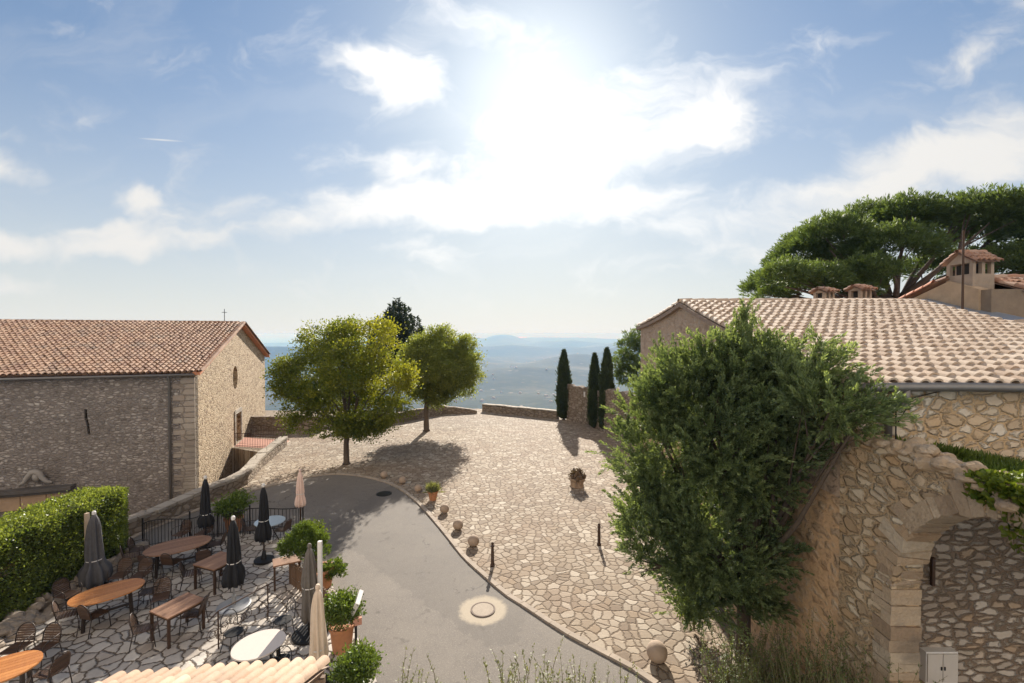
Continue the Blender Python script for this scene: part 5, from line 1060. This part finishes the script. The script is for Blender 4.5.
def rect_table(lab, P, mat):
    Q = [G(*p, .79) for p in P]; c = sum(Q, Vector()) / 4; d1 = ((Q[2] - Q[1]) + (Q[3] - Q[0])) / 2; d2 = ((Q[1] - Q[0]) + (Q[2] - Q[3])) / 2; l, w = d1.length, d2.length; an = math.atan2(d1.y, d1.x)
    rt = thing('rectangular_table', lab, 'table', (c.x, c.y, TZ0), an, tg); mb = MB()
    for i in range(6): mb.box((0, -w / 2 + w * (i + .5) / 6, .73), (l, w / 6 - .006, .03))
    mb.part('tabletop', mat, rt, local=True)
    for sx in (-1, 1):
        for sy in (-1, 1): MB().box((sx * (l / 2 - .04), sy * (w / 2 - .04), .357), (.055, .055, .715)).part('leg', M['rust'], rt, local=True)
    mb = MB()
    for sy in (-1, 1): mb.box((0, sy * (w / 2 - .04), .685), (l - .1, .03, .055))
    for sx in (-1, 1): mb.box((sx * (l / 2 - .04), 0, .685), (.03, w - .1, .055))
    mb.part('apron', M['rust'], rt, local=True)
rect_table('small square teak table with two chairs, nearest to the roof tiles', [(149.7, 610.5), (167, 619.6), (203.8, 599.8), (189.4, 591.5)], M['teak_dark'])
rect_table('dark rectangular table between the far oval table and the middle black parasol', [(196, 563), (211, 571.5), (239, 557.5), (224, 550)], M['teak_dark'])
for c in ((181, 531, -95, 'chair behind the far oval table, left of its pair by the railing'), (203.5, 530, -100, 'chair behind the far oval table, under the leftmost black parasol'), (216, 541, 195, 'chair at the right end of the far oval table'), (140, 546, 20, 'chair at the left end of the far oval table, by the hedge corner'),
          (132, 553, 40, 'chair turned aside between the hedge and the far oval table'), (151, 560, 75, 'chair in front of the far oval table, at its left'), (173, 559, 85, 'chair in front of the far oval table, at its middle'), (204, 555, 120, 'chair in front of the far oval table, at its right, beside the dark rectangular table'),
          (120, 572, -80, 'chair behind the sunlit oval table, left of the two there, next to the charcoal parasol'), (140, 572, -85, 'chair behind the sunlit oval table, right of the two there'), (68, 591, -10, 'chair at the far left end of the sunlit oval table, by the stone border'), (69, 610, 35, 'chair at the near left end of the sunlit oval table'), (95, 611, 75, 'chair tucked in front of the sunlit oval table'),
          (150, 588, 200, 'chair at the right end of the sunlit oval table'), (161, 593, -60, 'round-backed chair standing between the sunlit oval table and the small square table'), (16, 644, -85, 'chair behind the orange oval table at the left edge, left of the two'), (42, 644, -90, 'chair behind the orange oval table at the left edge, right of the two'), (50, 667, 175, 'chair at the right end of the orange oval table, in sunlight'),
          (146, 624, 25, 'chair on the left side of the small square table'), (193, 610, 190, 'chair tucked into the right side of the small square table'), (192, 570, 30, 'chair at the left side of the dark rectangular table'), (230, 570, 160, 'chair at the right side of the dark rectangular table'), (251, 526, 20, 'brown chair left of the pale glass table'), (282, 527, 170, 'brown chair right of the pale glass table')):
    put_chair(*c)
# pale glass table behind
c = G(270, 521, .79); rt = thing('glass_table', 'round pale glass-topped table behind the black parasol at the back railing', 'table', (c.x, c.y, TZ0)); MB().lathe([(.5, .72), (.5, .745)], n=36).part('tabletop', M['glass_top'], rt, local=True)
for k in range(3): q = 2 * PI * k / 3; MB().tube([(.06 * math.cos(q), .06 * math.sin(q), .72), (.12 * math.cos(q), .12 * math.sin(q), .4), (.36 * math.cos(q), .36 * math.sin(q), 0)], .018, 6).part('leg', M['iron'], rt, local=True)
c = G(287, 560, .79); rt = thing('side_table', 'small brown wooden side table left of the pruned conifer', 'table', (c.x, c.y, TZ0), .5); MB().box((0, 0, .73), (.75, .5, .04)).part('tabletop', M['teak_dark'], rt, local=True)
for sx in (-1, 1):
    for sy in (-1, 1): MB().box((sx * .33, sy * .2, .355), (.05, .05, .71)).part('leg', M['rust'], rt, local=True)
# wrought-iron garden chairs round the white table
ic = thing('iron_chair', 'delicate wrought-iron chair at the left end of the white oval table', 'chair', (0, 0, 0), group='wrought-iron chairs at the white table')
MB().lathe([(.20, .44), (.20, .46), (0, .462)], n=20, cap=False).part('seat', M['iron'], ic, local=True); mb = MB().tube(hoop(.19, .46, .9, -.18, -.25), .010, 6)
for k in range(3): q = 2 * PI * k / 3; mb.tube([(.07 * math.cos(a) + (k - 1) * .09, -.215, .62 + .07 * math.sin(a) + .06 * (k == 1)) for a in [2 * PI * j / 12 for j in range(13)]], .006, 5)
mb.part('backrest', M['iron'], ic, local=True)
for sx in (-1, 1):
    for sy in (-1, 1): MB().tube([(sx * .15, sy * .15, .45), (sx * .17, sy * .17, .2), (sx * .21, sy * .21, 0)], .010, 5).part('leg', M['iron'], ic, local=True)
for i, (px, py, f, lab) in enumerate(((234, 632, -30, ''), (283, 620, 235, 'delicate wrought-iron chair behind the white oval table, at its right'), (281, 660, 120, 'delicate wrought-iron chair in front of the white oval table'))):
    b = G(px, py, .5)
    if i == 0: ic.location = (b.x, b.y, TZ0); ic.rotation_euler = (0, 0, R(f) - PI / 2)
    else: dup(ic, (b.x, b.y, TZ0), R(f) - PI / 2, lab)
# closed parasols
def parasol(lab, bx, by, h, zlow, rad, mat, seed, tie=.45, base='plate', post=None, flare=1.35, bias=0.0, polem='steel', cap=True):
    b = G(bx, by, TZ0); rt = thing('closed_parasol', lab, 'parasol', b, group='closed parasols on the terrace'); r = np.random.default_rng(seed); ph = r.uniform(0, 6)
    top = h - .1; prof = []
    for k in range(15):
        t = k / 14; z = top - t * (top - zlow); w = rad * np.interp(t, [0, .04, .15, tie, tie + .06, .8, .95, 1], [.22, .42, .62, .92, .80, 1.0 * flare, flare * 1.08, flare * .95]); prof.append((w, z))
    def fold(rr, z, q): return rr * (1 + (.24 * math.sin(8 * q + ph + z * 1.2) + .09 * math.sin(5 * q + 2 * ph - z * 2.3)) * min(1, (top - z) * 2.2 + .1))
    MB().lathe(prof, n=48, fn=fold).part('canopy', mat, rt, local=True, smooth=True)
    zt = top - (tie + .03) * (top - zlow); MB().lathe([(rad * .98, zt - .012), (rad * 1.01, zt), (rad * .98, zt + .012)], n=24, cap=False).part('strap', M['white'], rt, local=True)
    MB().tube([(0, 0, .02), (0, 0, h - .06)], .024, 10).part('pole', M[polem], rt, local=True, smooth=True)
    if cap: MB().lathe([(.03, h - .12), (.05, h - .09), (.05, h - .03), (.035, h), (0, h)], n=12, cap=False).part('finial', M['white'] if mat in (M['canvas_black'], M['canvas_grey']) else mat, rt, local=True, smooth=True)
    if base == 'plate': MB().lathe([(.42, 0), (.42, .03), (.38, .045), (.05, .06), (.05, .3), (0, .3)], n=32, cap=False).part('base_plate', M['steel'] if polem == 'steel' else M['iron'], rt, local=True)
    elif base == 'block': MB().lathe([(.30, 0), (.30, .07), (.1, .09), (.04, .34), (0, .34)], n=24, cap=False).part('base_plate', M['iron'], rt, local=True)
    if post: MB().box((post[0], post[1], post[3] / 2), (.09, .09, post[3])).part('mast', post[2], rt, local=True)
    return rt
parasol('leftmost closed black parasol, in front of the chapel corner', 206, 546, 2.48, .72, .15, M['canvas_black'], 1, .72, 'block', polem='iron')
parasol('closed black parasol standing in front of the pale glass table', 264, 561, 2.55, .70, .145, M['canvas_black'], 2, .6, 'block', polem='rust')
parasol('closed black parasol in the middle of the terrace on a round steel plate', 234, 606, 2.48, .60, .165, M['canvas_black'], 3, .62, 'plate')
parasol('closed pale pink parasol at the back corner beside the road', 300.5, 532, 2.38, .98, .14, M['canvas_pink'], 4, .6, 'block', polem='rust', flare=1.15)
wm = plain('weathered post wood', (.40, .31, .23), .9, var=.3, scale=6)
parasol('closed charcoal parasol with a wooden mast against the hedge', 95, 587, 2.25, .12, .21, M['canvas_grey'], 5, .62, 'block', (-.30, .1, wm, 2.15), flare=1.5, polem='iron')
parasol('closed taupe parasol with a pale mast in front of the pruned conifer', 310, 634, 2.26, .35, .17, M['canvas_taupe'], 6, .5, 'plate', (.24, .05, M['white'], 2.3), flare=.95, polem='iron')
parasol('closed cream parasol, nearest of all, rising behind the foreground roof tiles', 318.5, 688, 2.2, .62, .155, M['canvas_cream'], 7, .8, 'block', polem='rust', flare=.95)
# back railing
rail = [G(*q, TZ0) for q in ((143, 549), (190, 541), (218, 537), (250, 534), (303, 528.5))]
rt = thing('iron_railing', 'black wrought-iron railing along the back of the terrace by the road', 'railing', rail[2]); RL = smooth_line(rail, 16)
mb = MB(); n = len(RL)
for i, P in enumerate(RL):
    h = .88 + .07 * math.sin(i / n * PI * 6); mb.tube([P, P + Vector((0, 0, h))], .011, 5)
mb.part('bars', M['iron'], rt); mb = MB()
mb.tube([P + Vector((0, 0, .88 + .07 * math.sin(i / n * PI * 6))) for i, P in enumerate(RL)], .02, 5); mb.tube([P + Vector((0, 0, .12)) for P in RL], .014, 5); mb.part('rails', M['iron'], rt)
for P in (RL[0], RL[16], RL[32], RL[48], RL[-1]): MB().tube([P, P + Vector((0, 0, 1.08))], .03, 6).part('post', M['iron'], rt)
# handrail in front
hr_ = [G(*q, TZ0) for q in ((208, 655), (218.5, 649), (243, 634), (268, 619), (282, 611))]
rt = thing('iron_handrail', 'thin rusty handrail with scrolls crossing the terrace beside the white table', 'handrail', hr_[2]); mb = MB().tube([P + Vector((0, 0, .9 - .12 * (i == 0))) for i, P in enumerate(hr_)], .016, 6); mb.part('rail', M['rust'], rt)
for P in (hr_[1], hr_[3]): MB().tube([P, P + Vector((0, 0, .9))], .018, 6).part('post', M['rust'], rt)
mb = MB()
for P, s in ((hr_[1], 1), (hr_[2], -1), (hr_[2], 1), (hr_[3], -1), (hr_[0], 1)):
    d = (hr_[3] - hr_[1]).normalized() * s; mb.tube([P + d * (.12 + (.05 + .11 * k / 20) * math.cos(k * .55)) + Vector((0, 0, .42 + (.05 + .11 * k / 20) * math.sin(k * .55))) for k in range(21)], .008, 5)
mb.part('scrolls', M['rust'], rt)
# picket fence, menu stand, wooden box
fp = [G(*q, TZ0) for q in ((290, 583), (306, 596), (322, 612), (334, 626))]; rt = thing('picket_fence', 'low brown picket fence along the roadside edge of the terrace', 'fence', fp[1]); FP = smooth_line(fp, 9); mb = MB()
for P in FP: mb.box((P.x, P.y, .40), (.05, .03, .7 + random.uniform(-.03, .03)), .8)
mb.part('pickets', M['door_wood'], rt); mb = MB()
for z in (.22, .6): mb.tube([P + Vector((0, 0, z)) for P in FP], .022, 5)
mb.part('rails', M['door_wood'], rt)
b = G(356, 652); rt = thing('menu_stand', 'slanted white menu board on a stand beside the road', 'sign', b, 0); MB().tube([(0, 0, 0), (0, 0, 1.0)], .03, 8).part('pole', M['iron'], rt, local=True); MB().lathe([(.2, 0), (.2, .03), (.03, .05)], n=20).part('foot', M['iron'], rt, local=True)
MB().box((-.03, 0, 1.08), (.10, .42, .60), .2, .45, .25).part('board', M['white'], rt, local=True); MB().box((.1, -.14, .84), (.16, .12, .16), .4).part('lamp_box', M['deck_tile'], rt, local=True)
b = G(2, 588, TZ0); rt = thing('wooden_shelf_box', 'small weathered wooden box with a flat lid at the left edge before the hedge', 'box', (-13.02, 11.55, TZ0)); MB().box((0, 0, .65), (.06, .06, 1.3)).part('post', wm, rt, local=True); MB().box((0, 0, 1.4), (.24, .3, .2)).part('box', wm, rt, local=True); MB().box((.02, 0, 1.53), (.36, .44, .035), 0, .1).part('lid', M['teak_dark'], rt, local=True)
# tiled lean-to at the bottom edge
ax = Vector((2.84, .33, 0)).normalized(); up = Vector((-.116, -1, .30)).normalized()
EO = Vector((-6.35, 7.12, 1.98)); rt = thing('tiled_canopy', 'bleached canal-tiled canopy poking into the bottom edge', 'roof', (-5, 6, 2))
mb = MB(); tiles(mb, EO, ax, up, 3.32, 2.6, .21, .38, jit=.01, r0=.48, r1=.38, seg=8); mb.part('tiles', M['tile_front'], rt, smooth=True)
mb = MB(); 
for k in range(6): P = EO + ax * (.2 + k * .6); mb.beam(P + Vector((0, 0, -.1)), P + up * 2.5 + Vector((0, 0, -.1)), .09)
mb.beam(EO + up * .15 + Vector((0, 0, -.2)), EO + up * .15 + ax * 3.32 + Vector((0, 0, -.2)), .12); mb.part('rafters', M['door_wood'], rt)
for k in (.15, 3.2): P = EO + up * .15 + ax * k; MB().beam((P.x, P.y, TZ0), (P.x, P.y, P.z - .2), .1).part('post', M['door_wood'], rt)
# ------------------------------------------------------------------ haze in the valley air
mb = MB().add([(x, y, z) for z in (-900, 19) for (x, y) in ((-95000, -32000), (95000, -32000), (95000, 75000), (-95000, 75000))], [(0, 3, 2, 1), (4, 5, 6, 7), (0, 1, 5, 4), (1, 2, 6, 5), (2, 3, 7, 6), (3, 0, 4, 7)])
hm = bpy.data.materials.new('valley haze'); hm.use_nodes = True; ht = hm.node_tree; ht.nodes.clear(); pv = ht.nodes.new('ShaderNodeVolumePrincipled'); pv.inputs['Color'].default_value = (.22, .46, .88, 1); pv.inputs['Absorption Color'].default_value = (.9, .9, .9, 1); pv.inputs['Density'].default_value = 1.9e-4; pv.inputs['Anisotropy'].default_value = -.3
ho = ht.nodes.new('ShaderNodeOutputMaterial'); ht.links.new(pv.outputs[0], ho.inputs['Volume'])
if HAZE: mb.struct('haze', hm, kind='stuff')
